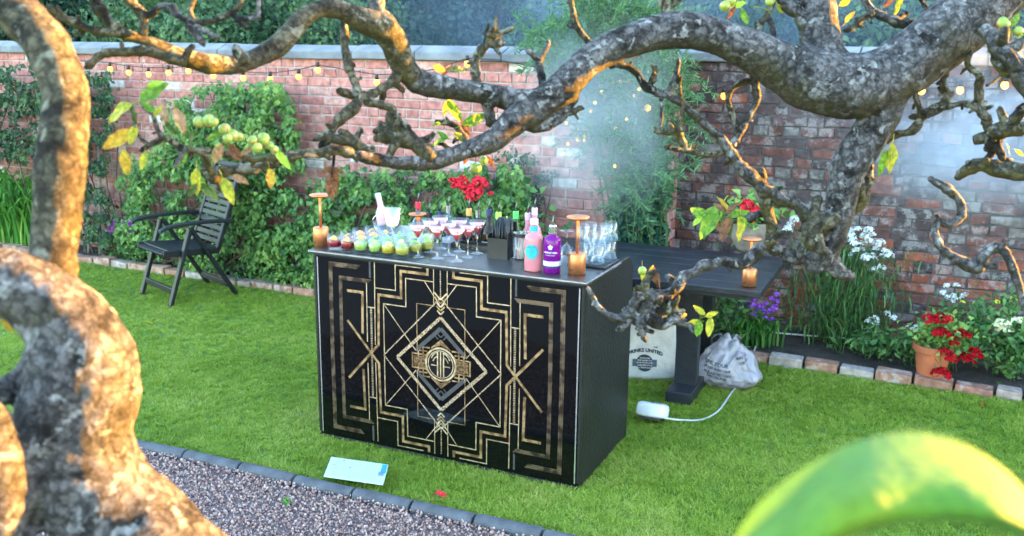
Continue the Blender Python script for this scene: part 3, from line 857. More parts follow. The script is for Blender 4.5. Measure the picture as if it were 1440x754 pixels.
def head(parent, p, r, kind, seed=0, n=26, ps=.4):
    key = (kind, n, ps, seed % 4)
    if key not in HEADS:
        V, Fc = head_mesh(1.0, n, ps, seed); me = bpy.data.meshes.new('flower_head'); me.from_pydata([tuple(v) for v in V], [], Fc); me.materials.append(PET[kind]); HEADS[key] = me
    o = bpy.data.objects.new('flower_head', HEADS[key]); COL.objects.link(o); o.parent = parent; o.matrix_parent_inverse = XF[parent.name].inverted()
    o.location = p; o.scale = (r, r, r * .8); o.rotation_euler = (random.uniform(-.5, .5), random.uniform(-.5, .5), random.uniform(0, 6)); return o
def stalks(root, base, heads, m=None, r=.004, spread=.08):
    mb = MB()
    for h in heads:
        b = Vector((base.x + random.uniform(-1, 1) * spread, base.y + random.uniform(-1, 1) * spread, base.z))
        mid = b.lerp(h, .55) + Vector((random.uniform(-.02, .02), random.uniform(-.02, .02), .02)); mb.tube([b, mid, h], [r, r * .8, r * .55], 5)
    mb.build('stem_cluster', m or m_gstem, root, smooth=True)
def leafy(root, cx, cy, n, kind, t, sx, sy, leaf, asp=.35, st=.1, up=.2, tm=.5):
    """leaf mass around a pixel on the plane t behind the edging"""
    x = rng.normal(cx, sx, n); y = rng.normal(cy, sy, n); pp = []
    for a, b in zip(x, y):
        q = wplane(a, b, t + random.gauss(0, st))
        if q.z < .05: q.z = .05 + random.random() * .1
        pp.append(tuple(q))
    A = np.array(pp)
    leaf_obj('foliage', [leaf_cloud(A, rnd_dirs(n, (0, 0, up), .9), rnd_dirs(n, (WN.x * .6, WN.y * .6, .6), .8), rng.uniform(.6, 1.3, n) * leaf, rng.uniform(.7, 1.2, n) * leaf * asp, tint=np.clip(rng.normal(tm, .22, n), 0, 1))], FOL[kind], root)
def base_at(px, py, t): q = wplane(px, py, t); q.z = .035; return q
# white phlox
t = 0.55
b = base_at(1180, 470, t); root = thing('tall_phlox', 'tall bushy plant with clusters of white flowers against the dark brick wall', 'flower', b)
hp = [(1194, 326), (1206, 322), (1215, 333), (1200, 340), (1222, 340), (1212, 350), (1232, 350), (1245, 353), (1196, 332), (1226, 330), (1238, 342), (1218, 362), (1198, 358), (1228, 360), (1250, 358), (1208, 343), (1230, 380), (1240, 376), (1112, 315), (1118, 308), (1108, 322), (1137, 334), (1204, 352), (1222, 324), (1240, 362)]
hs = [wplane(x, y, t + random.uniform(-.12, .12)) for x, y in hp]
for i, h in enumerate(hs): head(root, h, .026 * random.uniform(.8, 1.3), 'white', i)
stalks(root, b, [h for h in hs], r=.004, spread=.18)
ribbons(root, 'foliage', lambda rd: base_at(1180 + rd.gauss(0, 38), 470, t + rd.gauss(0, .10)) + Vector((0, 0, rd.uniform(0, .62))), 1250, .20, .010, FOL['bed'], .9, 4, 31, .5)
# purple asters in front of the table
b = base_at(1062, 470, .35); root = thing('purple_aster', 'low purple aster with grassy leaves beside the grey plastic bag', 'flower', b)
hs = [wplane(x, y, .32 + random.uniform(-.06, .06)) for x, y in ((1052, 424), (1060, 422), (1070, 431), (1078, 427), (1085, 420), (1091, 423), (1066, 437), (1074, 439), (1083, 438), (1058, 430), (1092, 414), (1085, 450), (1076, 448), (1060, 443), (1048, 430), (1089, 432))]
for i, h in enumerate(hs): head(root, h, .020 * random.uniform(.8, 1.3), 'purple', i)
stalks(root, b, hs, r=.003, spread=.08)
ribbons(root, 'foliage', lambda rd: base_at(1060 + rd.gauss(0, 14), 470, .32 + rd.gauss(0, .07)), 130, .36, .020, FOL['strap'], .6, 6, 32, .35)
# violet flowers by the chair
b = base_at(172, 350, .2); root = thing('violet_flower', 'small violet flowered plant at the foot of the wall beside the garden chair', 'flower', b)
hs = [wplane(150 + 42 * random.random(), 322 + random.uniform(-12, 8), .15) for i in range(26)]
for i, h in enumerate(hs): head(root, h, .024 * random.uniform(.7, 1.3), 'violet', i, 18)
stalks(root, b, hs, r=.003, spread=.1)
leafy(root, 185, 348, 260, 'bed', .12, 16, 9, .06)
# little white flowers
for (px, py, lab, pts_) in ((1228, 452, 'low white flowered tuft in the bed between the phlox and the terracotta pot', ((1224, 448), (1232, 447), (1229, 455), (1221, 452), (1234, 454), (1248, 441), (1257, 447))),
                           (1281, 466, 'white flower cluster leaning at the rim of the terracotta pot', ((1277, 460), (1284, 463), (1280, 470), (1288, 459), (1291, 466))),
                           (1340, 418, 'loose white flowers on thin stems above the red geraniums', ((1327, 412), (1334, 418), (1341, 416), (1347, 420), (1357, 415), (1345, 401), (1331, 402), (1340, 424), (1352, 419), (1322, 458), (1336, 460), (1330, 470), (1345, 462)))):
    b = base_at(px, 495, .35); root = thing('white_flower', lab, 'flower', b)
    hs = [wplane(x, y, .38 + random.uniform(-.05, .05)) for x, y in pts_]
    for i, h in enumerate(hs): head(root, h, .017 * random.uniform(.8, 1.4), 'white', i)
    stalks(root, b, hs, r=.0025, spread=.06)
    leafy(root, px, py + 28, 200, 'bed', .38, 14, 12, .05)
# cream flowers at the end of the bed
b = base_at(1425, 520, .35); root = thing('cream_rose', 'leafy bush with cream white flowers against the end of the dark wall', 'flower', b)
hs = [wplane(x, y, .30) for x, y in ((1400, 458), (1408, 462), (1416, 456), (1424, 452), (1432, 455), (1438, 450), (1420, 464), (1406, 454))]
for i, h in enumerate(hs): head(root, h, .032, 'cream', i, 22, .5)
hs2 = [wplane(x, y, .34) for x, y in ((1425, 418), (1432, 420), (1402, 425), (1372, 428), (1354, 426))]
for i, h in enumerate(hs2): head(root, h, .016, 'yellow', i, 16, .5)
stalks(root, b, hs + hs2, r=.003, spread=.1)
leafy(root, 1434, 488, 650, 'bed', .36, 17, 20, .065, .45, tm=.6)
leafy(root, 1420, 435, 160, 'bed', .36, 14, 14, .05, .4, tm=.8)
# weeds and low foliage along the bed
for i, (px, py, n, sx, sy, lab) in enumerate(((1020, 430, 500, 22, 26, 'dark leafy plant under the table top behind the bags'), (1255, 480, 260, 40, 8, 'low weeds in the soil beside the terracotta pot'), (1378, 466, 300, 9, 22, 'green leafy stems in the bed behind the red geraniums'), (345, 385, 420, 60, 8, 'low ground leaves along the brick edging behind the chair'))):
    root = thing('bed_plant', lab, 'plant', base_at(px, py + 20, .3)); leafy(root, px, py, n, 'bed', .28, sx, sy, .06, .45)

# ================================================================== LIGHT STRINGS
m_cable = mat('black_cable', (0.012, 0.012, 0.013), None, 10, .5)
m_socket = mat('black_socket', (0.015, 0.015, 0.016), None, 10, .5)
m_bulb = emit('warm_bulb', (1.0, 0.45, 0.07), .15)
m_fairy = emit('fairy_bulb', (1.0, 0.55, 0.07), .08)
def festoon(label, cable_px, bulbs_px, t, group=None):
    root = thing('festoon_lights', label, 'string lights', wplane(*cable_px[0], t), group=group)
    MB().tube([wplane(x, y, t) for x, y in cable_px], .004, 5).build('cable', m_cable, root, smooth=True)
    for x, y in bulbs_px:
        c = wplane(x, y, t - .01)
        v, f = sph(c, .024, 2, (1, 1, 1.15)); bo = MB().add(v, f).build('bulb', m_bulb, root, smooth=True)
        MB().tube([c + Vector((0, 0, .022)), c + Vector((0, 0, .062))], [.015, .013], 10).build('socket', m_socket, bo, smooth=True)
festoon('black festoon cable with warm round bulbs sagging along the pink wall',
        [(100, 84), (150, 88), (181, 93), (209, 95), (243, 95), (265, 93), (300, 99), (342, 101), (380, 103), (420, 98), (447, 91), (480, 97), (530, 105), (580, 104), (620, 95), (657, 82), (700, 84), (760, 96), (820, 106)],
        [(155, 97), (181, 102), (209, 104.5), (237, 102), (265, 100), (300, 107), (342, 109.5), (380, 111.5), (420, 108), (447, 98.5), (530, 116), (657, 90)], TL - .09)
festoon('short run of festoon cable with round bulbs on the dark brick wall',
        [(958, 139), (985, 133), (1016, 122), (1050, 110), (1110, 104), (1180, 110), (1240, 116), (1290, 118), (1350, 116), (1413, 109), (1470, 104)],
        [(1018, 135), (1350, 127), (1413, 120), (1296, 128)], TR - .09)
root = thing('fairy_lights', 'tiny yellow fairy lights strung through the feathery plant', 'string lights', wplane(860, 200, .1))
fl = [(295, 245), (318, 240), (342, 240), (375, 263), (360, 283), (320, 295), (265, 270), (245, 303), (232, 328), (190, 340), (160, 363), (233, 367), (213, 402), (193, 413), (165, 425), (152, 453), (213, 414), (305, 378), (338, 352), (293, 335), (400, 318), (303, 490)]
fp = [wplane(720 + x / 2.0958, y / 2.0958, .16 + .1 * math.sin(i * 1.7)) for i, (x, y) in enumerate(fl)]
MB().tube(fp, .0016, 4).build('wire', m_cable, root)
for i, c in enumerate(fp):
    v, f = sph(c, .026 if i in (19, 20) else .013, 1); MB().add(v, f).build('bulb', m_fairy, root, smooth=True)

# ================================================================== BAR
YB = .4294
BA = Vector((math.cos(YB), -math.sin(YB), 0)); BN = Vector((math.sin(YB), math.cos(YB), 0)); B0 = Vector((-.9975, 4.6894, 0))
BW, BD, BH = 1.4515, .70, 1.0
def bpt(s, t, z): return B0 + BA * s + BN * t + Vector((0, 0, z))
def on_bar(x, y, z=BH + .001):
    q = G(x, y, z); return q
m_black = mat('black_laminate', (0.006, 0.007, 0.007), (0.011, 0.012, 0.012), 5, .42, bump=.25, bscale=90, spec=.3)
m_side = mat('black_leathercloth', (0.005, 0.006, 0.006), (0.010, 0.012, 0.012), 4, .5, bump=.5, bscale=55, spec=.28)
m_panel = mat('gloss_black_panel', (0.0016, 0.0017, 0.0019), (0.0022, 0.0023, 0.0026), 3, .035, spec=.32)
m_top = mat('dark_counter_top', (0.022, 0.021, 0.023), (0.036, 0.034, 0.037), 6, .32, bump=.1, bscale=80)
m_trim = mat('silver_trim', (0.75, 0.76, 0.78), (0.6, 0.6, 0.62), 20, .25, metal=.9)
bar = thing('cocktail_bar', 'black mobile cocktail bar with gold art deco line pattern on its front', 'bar', B0, -YB)
# local frame: x along the front, y to the back, z up
def B(mb, name, m, parent=bar, **k): return mb.build(name, m, parent, world=False, **k)
B(MB().box((BW / 2, .010, .495), (BW - .012, .020, .955)), 'front_panel', m_panel, bevel=.002)
for nm, c, d in (('frame_rail', (BW / 2, .012, .009), (BW, .032, .016)), ('frame_rail', (BW / 2, .012, .978), (BW, .032, .012)), ('frame_stile', (.006, .014, .5), (.014, .034, .94)), ('frame_stile', (BW - .006, .014, .5), (.014, .034, .94))):
    B(MB().box(c, d), nm, m_black, bevel=.003)
for x in (.0225, BW - .0225): B(MB().box((x, -.0016, .497), (.0055, .003, .935)), 'edge_trim', m_trim)
# sides: a panel with its upper back corner cut off
for x in (-.001, BW + .001 - .018):
    pr = [(.030, .0), (BD, .0), (BD, .925), (BD - .055, .988), (.030, .988)]
    v = [(x, y, z) for y, z in pr] + [(x + .018, y, z) for y, z in pr]
    B(MB().add(v, [(4, 3, 2, 1, 0), (5, 6, 7, 8, 9)] + [(i, (i + 1) % 5, 5 + (i + 1) % 5, 5 + i) for i in range(5)]), 'side_panel', m_side, bevel=.003)
B(MB().box((BW / 2, .215, .992), (BW + .034, .47, .018)), 'counter_top', m_top, bevel=.003)
B(MB().box((BW / 2, -.021, .9955), (BW + .034, .004, .006)), 'counter_trim', m_trim)
B(MB().box((BW + .0185, .215, .9955), (.004, .46, .006)), 'counter_trim', m_trim)
B(MB().box((BW / 2, .565, .845), (BW - .04, .25, .018)), 'back_shelf', m_black)
B(MB().box((BW / 2, .36, .10), (BW - .04, .55, .018)), 'base_shelf', m_black)
# gold pattern: printed lines as hair-thin strips 0.6 mm proud of the panel
def gold(name, c1, c2, sc, rough=.35, metal=.85):
    if name in MATS: return MATS[name]
    return mat(name, c1, c2, sc, rough, metal=metal, lo=.42, hi=.58, detail=2)
m_gold = gold('gold_print', (0.52, 0.35, 0.19), (0.20, 0.125, 0.07), 26)
m_bronze = gold('bronze_print', (0.20, 0.145, 0.105), (0.05, 0.036, 0.03), 20)
m_pgold = gold('pale_gold_print', (0.72, 0.58, 0.42), (0.45, 0.33, 0.20), 40)
m_glit = gold('glitter_print', (0.85, 0.66, 0.48), (0.10, 0.065, 0.04), 220)
m_dgrey = mat('grey_print', (0.045, 0.043, 0.048), (0.025, 0.024, 0.028), 30, .4)
CX, CZ = BW / 2, .504
YF = -.0008
layer = [0]
def strip(mb, pts, wd):
    """flat mitred strip in the panel plane"""
    layer[0] += 1
    y = YF - .00004 * (layer[0] % 12)
    P2 = [Vector((p[0], p[1])) for p in pts]; L, Rr = [], []
    for i, p in enumerate(P2):
        d0 = (p - P2[i - 1]).normalized() if i else None; d1 = (P2[i + 1] - p).normalized() if i < len(P2) - 1 else None
        if d0 is None: n2 = Vector((-d1.y, d1.x)); k = 1
        elif d1 is None: n2 = Vector((-d0.y, d0.x)); k = 1
        else:
            a, b2 = Vector((-d0.y, d0.x)), Vector((-d1.y, d1.x)); n2 = (a + b2).normalized(); k = 1 / max(.35, n2.dot(a))
        L.append(p + n2 * wd / 2 * k); Rr.append(p - n2 * wd / 2 * k)
    v = [(q.x, y, q.y) for q in L] + [(q.x, y, q.y) for q in Rr]; n = len(P2)
    return mb.add(v, [(i, i + 1, n + i + 1, n + i) for i in range(n - 1)])
def mirror4(name, pts, wd, m, tb=True):
    for sx in (1, -1):
        for sz in ((1, -1) if tb else (1,)):
            q = [(CX + (x - CX) * sx, CZ + (z - CZ) * sz) for x, z in pts]
            o = B(strip(MB(), q, wd), name, m)
g = 'gold_line'
for off in (-.008, 0, .008): mirror4(g, [(.268 - off, .937 - off), (.100 + off, .937 - off), (.097 + off, .504)], .0062 if off else .0075, m_bronze)
for off in (-.007, 0, .007): mirror4(g, [(.332 - off, .872 - off), (.158 + off, .872 - off), (.155 + off, .504)], .0055 if off else .007, m_bronze)
mirror4(g, [(.195, .81), (.286, .81), (.281, .597)], .014, m_gold)
mirror4(g, [(.311, .862), (.309, .56)], .0045, m_pgold)
mirror4(g, [(.332, .972), (.332, .89)], .010, m_dgrey)
mirror4(g, [(.359, .972), (.355, .55)], .0045, m_pgold)
mirror4(g, [(.311, .74), (.359, .74)], .005, m_pgold)
for sx in (1, -1):
    for sz in (1, -1):
        mb = MB()
        for k in range(26): strip(mb, [(CX + (.329 - CX) * sx, CZ + sz * (.228 - k * .0085)), (CX + (.340 - CX) * sx, CZ + sz * (.228 - k * .0085))], .0042)
        B(mb, 'dotted_line', m_pgold)
for sz in (1, -1):
    mb = MB()
    for k in range(17): strip(mb, [(CX - .003, CZ + sz * (.462 - k * .0082)), (CX + .003, CZ + sz * (.462 - k * .0082))], .0045)
    B(mb, 'dotted_line', m_pgold)
mirror4(g, [(.380, .81), (.374, .553), (.193, .352)], .013, m_gold)
mirror4(g, [(.3735, .81), (.508, .81), (.508, .943), (.656, .943), (.656, .972)], .0135, m_gold)
mirror4(g, [(.358, .843), (.477, .843), (.477, .971), (.624, .971)], .005, m_pgold)
mirror4(g, [(.407, .504), (.407, .768), (.534, .768), (.535, .910), (.689, .910)], .005, m_pgold)
mirror4(g, [(.689, .974), (.689, .79)], .004, m_pgold)
mirror4(g, [(.409, .766), (.588, .554)], .004, m_pgold)
mirror4(g, [(.404, .504), (.7255, .836)], .006, m_glit)
mirror4(g, [(.595, .554), (.595, .793), (.686, .793)], .0038, m_gold)
mirror4(g, [(.481, .504), (.7255, .738)], .0165, m_glit)
mirror4(g, [(.639, .907), (.720, .800)], .004, m_pgold)
for k, zz in enumerate((.826, .808, .790, .772, .754)): mirror4('chevron', [(.7255 - .034 + .004 * k, zz + .034 - .004 * k), (.7255, zz)], .0075, m_gold if k % 2 else m_pgold)
mirror4('grey_line', [(.588, .556), (.7255, .684)], .020, m_dgrey)
mirror4('grey_line', [(.690, .650), (.712, .628)], .006, m_dgrey)
mirror4('grey_line', [(.703, .662), (.725, .640)], .006, m_dgrey)
# emblem
YE = -.0026
def disc(mb, r0, r1, y, n=48, cx=CX, cz=CZ):
    v = [(cx + r * math.cos(2 * math.pi * j / n), y, cz + r * math.sin(2 * math.pi * j / n)) for r in (r0, r1) for j in range(n)]
    return mb.add(v, [(j, (j + 1) % n, n + (j + 1) % n, n + j) for j in range(n)]) if r0 > 0 else mb.add(v[n:], [tuple(range(n))[::-1]])
def poly2(mb, pts, y): return mb.add([(x, y, z) for x, z in pts], [tuple(range(len(pts)))])
mb = MB()
for sx in (1, -1):
    for w0, w1, hh in ((.075, .158, .036), (.075, .125, .055), (.06, .098, .074)):
        layer[0] += 1
        strip(mb, [(CX + sx * w0, CZ + hh), (CX + sx * w1, CZ + hh), (CX + sx * w1, CZ - hh), (CX + sx * w0, CZ - hh)], .0075)
B(mb, 'banner_outline', m_gold)
for sx in (1, -1):
    mb = MB()
    poly2(mb, [(CX + sx * .078, CZ + .028), (CX + sx * .150, CZ + .028), (CX + sx * .150, CZ - .028), (CX + sx * .078, CZ - .028)], YE + .0006)
    B(mb, 'banner', gold('banner_print', (0.30, 0.19, 0.11), (0.09, 0.055, 0.03), 90))
mb = MB()
for sz in (1, -1):
    for q in range(3):
        strip(mb, [(CX - .052 + .013 * q, CZ + sz * (.076 + .006 * q)), (CX, CZ + sz * (.120 - .010 * q)), (CX + .052 - .013 * q, CZ + sz * (.076 + .006 * q))], .006)
for sx in (1, -1):
    for q in range(3): strip(mb, [(CX + sx * (.070 - .004 * q), CZ + .05 - .012 * q), (CX + sx * (.112 - .010 * q), CZ), (CX + sx * (.070 - .004 * q), CZ - .05 + .012 * q)], .005)
B(mb, 'sunburst', m_gold)
B(disc(MB(), 0, .083, YE), 'emblem_ground', mat('emblem_black', (0.005, 0.005, 0.006), None, 10, .2))
B(disc(disc(MB(), .076, .086, YE - .0004), .066, .0705, YE - .0004), 'emblem_ring', m_pgold)
mb = MB()
_y = YF; YF = YE - .0008
strip(mb, [(CX, CZ + .064), (CX, CZ - .064)], .0065)
for sx in (-1, 1):
    strip(mb, [(CX + sx * .0165, CZ + .062), (CX + sx * .0165, CZ - .060)], .0075)
    strip(mb, [(CX + sx * .016, CZ + .060), (CX + sx * .030, CZ + .054), (CX + sx * .042, CZ + .042), (CX + sx * .051, CZ + .026)], .0065)
    strip(mb, [(CX + sx * .016, CZ + .038), (CX + sx * .028, CZ + .033), (CX + sx * .037, CZ + .022), (CX + sx * .042, CZ + .012)], .0045)
    strip(mb, [(CX + sx * .016, CZ - .008), (CX + sx * .052, CZ - .008)], .005)
B(mb, 'monogram', m_pgold)
YF = _y

# ------------------------------------------------------------------ things on the bar
def thin_glass(name, tint=(.97, .99, 1.0), gl=.65, base=.035, mid=.08):
    m, t, b = _mat(name); t.nodes.remove(b)
    tr = N(t, 'ShaderNodeBsdfTransparent'); tr.inputs['Color'].default_value = (*tint, 1)
    gs = N(t, 'ShaderNodeBsdfGlossy'); gs.inputs['Roughness'].default_value = .03; gs.inputs['Color'].default_value = (1, 1, 1, 1)
    lw = N(t, 'ShaderNodeLayerWeight'); lw.inputs['Blend'].default_value = .35
    cr = ramp(t, [(0.0, base), (.55, mid), (1.0, gl)]); t.links.new(lw.outputs['Facing'], cr.inputs[0])
    mx = N(t, 'ShaderNodeMixShader'); t.links.new(cr.outputs[0], mx.inputs[0]); t.links.new(tr.outputs[0], mx.inputs[1]); t.links.new(gs.outputs[0], mx.inputs[2])
    t.links.new(mx.outputs[0], t.nodes['Material Output'].inputs['Surface']); MATS[name] = m; return m
m_glass = thin_glass('clear_glass')
def liquid(name, c, tr=.15):
    m, t, b = _mat(name); b.inputs['Base Color'].default_value = (*c, 1); b.inputs['Transmission Weight'].default_value = tr
    b.inputs['Roughness'].default_value = .08; b.inputs['IOR'].default_value = 1.33; MATS[name] = m; return m
LIQ = {'red': liquid('red_drink', (0.26, 0.006, 0.006)), 'green': liquid('lime_drink', (0.33, 0.47, 0.10)), 'yellow': liquid('yellow_drink', (0.52, 0.38, 0.015)), 'olive': liquid('olive_drink', (0.36, 0.33, 0.03)),
       'orange': liquid('orange_drink', (0.50, 0.20, 0.015)), 'cosmo': liquid('cosmo_drink', (0.58, 0.015, 0.035), .12)}
GAR = {'orange': mat('orange_peel', (0.80, 0.25, 0.02), (0.85, 0.4, 0.05), 30, .5), 'lime': mat('lime_wedge', (0.30, 0.55, 0.04), (0.45, 0.65, 0.12), 30, .5), 'lemon': mat('lemon_slice', (0.80, 0.62, 0.05), (0.8, 0.7, 0.2), 30, .5)}
m_ice = thin_glass('ice', (.93, .96, .97), .7, .16)
m_stemglass = thin_glass('stem_glass', (.96, .98, 1.0), .85, .14)
TUM = [(.030, .0), (.034, .002), (.0385, .080), (.0362, .080), (.0330, .016), (.001, .014)]
def tumbler(label, liq, gar, level=.050, group='short cocktails in rows on the bar'):
    t = thing('cocktail_tumbler', label, 'drink', group=group)
    MB().lathe(TUM, n=20).build('glass', m_glass, t, world=False, smooth=True)
    r1 = .0330 + (level - .016) / .064 * .0032 - .0006
    MB().lathe([(.001, .0165), (.0322, .017), (r1, level), (.001, level)], n=18).build('drink', LIQ[liq], t, world=False, smooth=True)
    for k in range(2):
        rt = Matrix.Rotation(.5 + k, 3, 'X') @ Matrix.Rotation(.7 * k + .3, 3, 'Z')
        MB().box((.012 - .024 * k, .010 - .004 * k, level + .004 * k), (.024, .024, .022), rt).build('ice_cube', m_ice, t, world=False, bevel=.003)
    if gar:
        rot = Matrix.Rotation(.9, 3, 'X'); mb = MB(); n = 10
        v = [rot @ Vector((.024 * math.cos(math.pi * j / n), .024 * math.sin(math.pi * j / n), zz)) + Vector((0, -.006, level - .004)) for zz in (0, .008) for j in range(n + 1)]
        k = n + 1; mb.add(v, [tuple(range(k))[::-1], tuple(range(k, 2 * k))] + [(j, j + 1, k + j + 1, k + j) for j in range(n)] + [(n, 0, k, k + n)])
        mb.build('garnish', GAR[gar], t, world=False)
    return t
cols = [('red', 'orange', 'deep red cocktail with orange slice in a short glass right beside the copper lamp'), ('red', 'orange', 'deep red cocktail with orange slice in a short glass beside the pale lime one'),
        ('green', 'lime', 'pale lime cocktail in a short glass at the counter edge beside the deep red'), ('green', 'lime', 'pale lime cocktail in a short glass at the counter edge beside the golden one'),
        ('yellow', 'lemon', 'golden yellow cocktail in a short glass, front row of the bar'), ('olive', 'lime', 'olive yellow cocktail with lime in a short glass beside the martini glasses')]
back = {'red': 'red cocktail in a short glass in the rows behind the copper lamp', 'green': 'lime green cocktail in a short glass in the rows behind the front one', 'yellow': 'yellow cocktail in a short glass in the rows behind the front one', 'olive': 'olive yellow cocktail in a short glass in the rows behind the front one'}
protos = {}
def place(root_key, maker, pos, label, rz):
    if root_key not in protos:
        t = maker(); protos[root_key] = t; t.location = pos; t.rotation_euler = (0, 0, rz); t['label'] = label; return t
    return copy_thing(protos[root_key], pos, label, rz)
for row in range(4):
    for c, (lq, ga, lab) in enumerate(cols):
        if row == 3 and c > 4: continue
        if row == 2 and c == 5: lq2 = 'olive'
        s = .094 + .080 * c + (.02 * row if row else 0) + random.uniform(-.005, .005); tt_ = .045 + .086 * row + random.uniform(-.004, .004)
        place(('tum', lq, ga), lambda: tumbler(lab, lq, ga, group='short cocktails in rows on the bar'), bpt(s, tt_, BH + .0015), lab if row == 0 else '%s cocktail in a short glass, %s row back, %s' % ({'red': 'red', 'green': 'lime green', 'yellow': 'yellow', 'olive': 'olive yellow'}[lq], ('', 'second', 'third', 'fourth')[row], ('outermost beside the copper lamp', 'next to the outermost one', 'next to the red ones', 'between lime and yellow ones', 'next to the lime ones', 'closest to the martini glasses')[c]), random.uniform(0, 6))
for (x, y) in ((597, 352), (583, 351)):
    place(('tum', 'orange'), lambda: tumbler('', 'orange', 'lime'), on_bar(x, y), 'amber orange cocktail in a short glass tucked behind the first martini glass' if x == 597 else 'amber cocktail in a short glass between the olive one and the first martini glass', random.uniform(0, 6))
# martini glasses
def martini():
    t = thing('martini_glass', '', 'drink', group='red cocktails in martini glasses')
    pr = [(.001, .0), (.034, .001), (.034, .003), (.008, .009), (.0042, .02), (.0040, .085), (.007, .094), (.047, .166), (.0455, .166), (.006, .0975), (.001, .0965)]
    MB().lathe(pr, n=24).build('glass', m_stemglass, t, world=False, smooth=True)
    MB().lathe([(.001, .0985), (.0052, .0985), (.0350, .1475), (.001, .1475)], n=22).build('drink', LIQ['cosmo'], t, world=False, smooth=True)
    MB().lathe([(.001, .1478), (.0352, .1478), (.0385, .1535), (.001, .1540)], n=22).build('foam', mat('pink_foam', (0.62, 0.12, 0.15), (0.66, 0.24, 0.26), 60, .6), t, world=False, smooth=True)
    return t
for i, (x, y) in enumerate(((588, 361.7), (615, 363.8), (642.4, 367.8), (631, 359), (606, 355), (620, 349.7), (646, 354), (658, 362.4), (671, 357))):
    place('mart', martini, on_bar(x, y), 'red foam topped martini cocktail, ' + ('at the counter edge beside the short olive one', 'second along the counter edge from the short cocktails', 'third along the counter edge from the short cocktails', 'in the middle of the cluster', 'behind the first one at the counter edge', 'rearmost of the cluster, below the blue bottles', 'rear one in front of the long black tray', 'beside the straw caddy at the counter edge', 'rear one beside the straw caddy')[i], i * .7)
# copper lamps
m_copper = mat('brushed_copper', (0.56, 0.21, 0.085), (0.46, 0.165, 0.065), 40, .42, metal=.85)
m_lampglow = emit('lamp_glow', (1.0, 0.55, 0.18), .35)
def lamp(label, hgt=.265):
    t = thing('copper_lamp', label, 'lamp', group='copper table lamps')
    MB().lathe([(.036, .0), (.040, .003), (.040, .092), (.037, .096), (.001, .097)], n=28).build('base', m_copper, t, world=False, smooth=True)
    MB().lathe([(.0065, .09), (.0065, hgt - .01)], n=12).build('stem', m_copper, t, world=False, smooth=True)
    MB().lathe([(.012, hgt - .014), (.050, hgt - .012), (.053, hgt - .004), (.050, hgt), (.001, hgt + .001)], n=28).build('lamp_head', m_copper, t, world=False, smooth=True)
    MB().lathe([(.001, hgt - .0155), (.030, hgt - .0150), (.030, hgt - .0145)], n=20).build('light_disc', m_lampglow, t, world=False)
    MB().box((-.016, -.0385, .024), (.016, .006, .003)).build('switch', m_socket, t, world=False)
    return t
l0 = lamp('copper lamp at the corner of the bar beside the dark red cocktails'); l0.location = on_bar(452, 345.5); l0.rotation_euler = (0, 0, -.3)
copy_thing(l0, on_bar(811, 385), 'copper lamp on the bar beside the purple gin bottle', -.35)
copy_thing(l0, bpt(.275, .57, .8545), 'copper lamp at the back of the bar beside the steel shaker', 0)
copy_thing(l0, G(1053, 402, .7515), 'copper lamp on the corner of the black table', -.4)
# gin bottles
def bottle(name, label, prof, m_body, parts, pos, rz=0, group=None, tilt=None):
    t = thing(name, label, 'bottle', pos, rz, group)
    MB().lathe(prof, n=26).build('body', m_body, t, world=False, smooth=True)
    for nm, pr, m in parts: MB().lathe(pr, n=24).build(nm, m, t, world=False, smooth=False)
    if tilt: t.rotation_euler = tilt
    return t
m_pink = liquid('pink_gin', (0.62, 0.22, 0.25), .25); m_purp = liquid('purple_gin', (0.16, 0.004, 0.20), .25)
m_teal = mat('teal_label', (0.015, 0.34, 0.38), (0.015, 0.30, 0.35), 30, .5); m_wlabel = mat('white_label', (0.50, 0.51, 0.53), None, 30, .6)
m_steel = mat('polished_steel', (0.72, 0.72, 0.70), (0.55, 0.55, 0.52), 30, .16, metal=1); m_blackp = mat('black_plastic', (0.010, 0.010, 0.011), None, 20, .4)
m_pinkcap = mat('pink_cap', (0.80, 0.45, 0.50), None, 20, .5); m_pour = mat('dull_steel', (0.16, 0.16, 0.16), (0.10, 0.10, 0.10), 30, .4, metal=.9); m_navy = mat('navy_label', (0.02, 0.02, 0.09), None, 30, .5)
m_teald = mat('teal_dark_print', (0.005, 0.16, 0.20), None, 30, .5)
FACE = -.28
pb = bottle('pink_bottle', 'pink bottle with round teal label on the bar', [(.001, 0), (.040, .001), (.0425, .006), (.0425, .150), (.038, .166), (.018, .176), (.0165, .182), (.0165, .215), (.001, .215)], m_pink,
       [('neck_band', [(.0172, .183), (.0172, .208)], m_teal), ('stopper', [(.019, .2155), (.019, .240), (.001, .241)], m_pinkcap)], on_bar(750, 380), FACE)
def curved_disc(r, cz, rb, n=30, dx=0.0, r0=0.0, a0=0, a1=6.2832):
    """disc label wrapped on a cylinder of radius rb, facing -y"""
    V, Fc = [], []
    rings = 6
    for i in range(rings + 1):
        rr = r0 + (r - r0) * i / rings
        for j in range(n):
            a = a0 + (a1 - a0) * j / n; x = rr * math.cos(a) + dx; an = x / rb
            V.append((rb * math.sin(an), -rb * math.cos(an), cz + rr * math.sin(a)))
    for i in range(rings):
        for j in range(n): Fc.append((i * n + j, i * n + (j + 1) % n, (i + 1) * n + (j + 1) % n, (i + 1) * n + j))
    return MB().add(V, Fc)
lb = curved_disc(.034, .094, .0431).build('label', m_teal, pb, world=False)
curved_disc(.0115, .094, .0433, r0=.0095).build('ring', m_teald, lb, world=False); curved_disc(.0055, .094, .0433, r0=.0035).build('ring', m_teald, lb, world=False); curved_disc(.0315, .094, .0433, r0=.0305).build('ring', m_teald, lb, world=False)
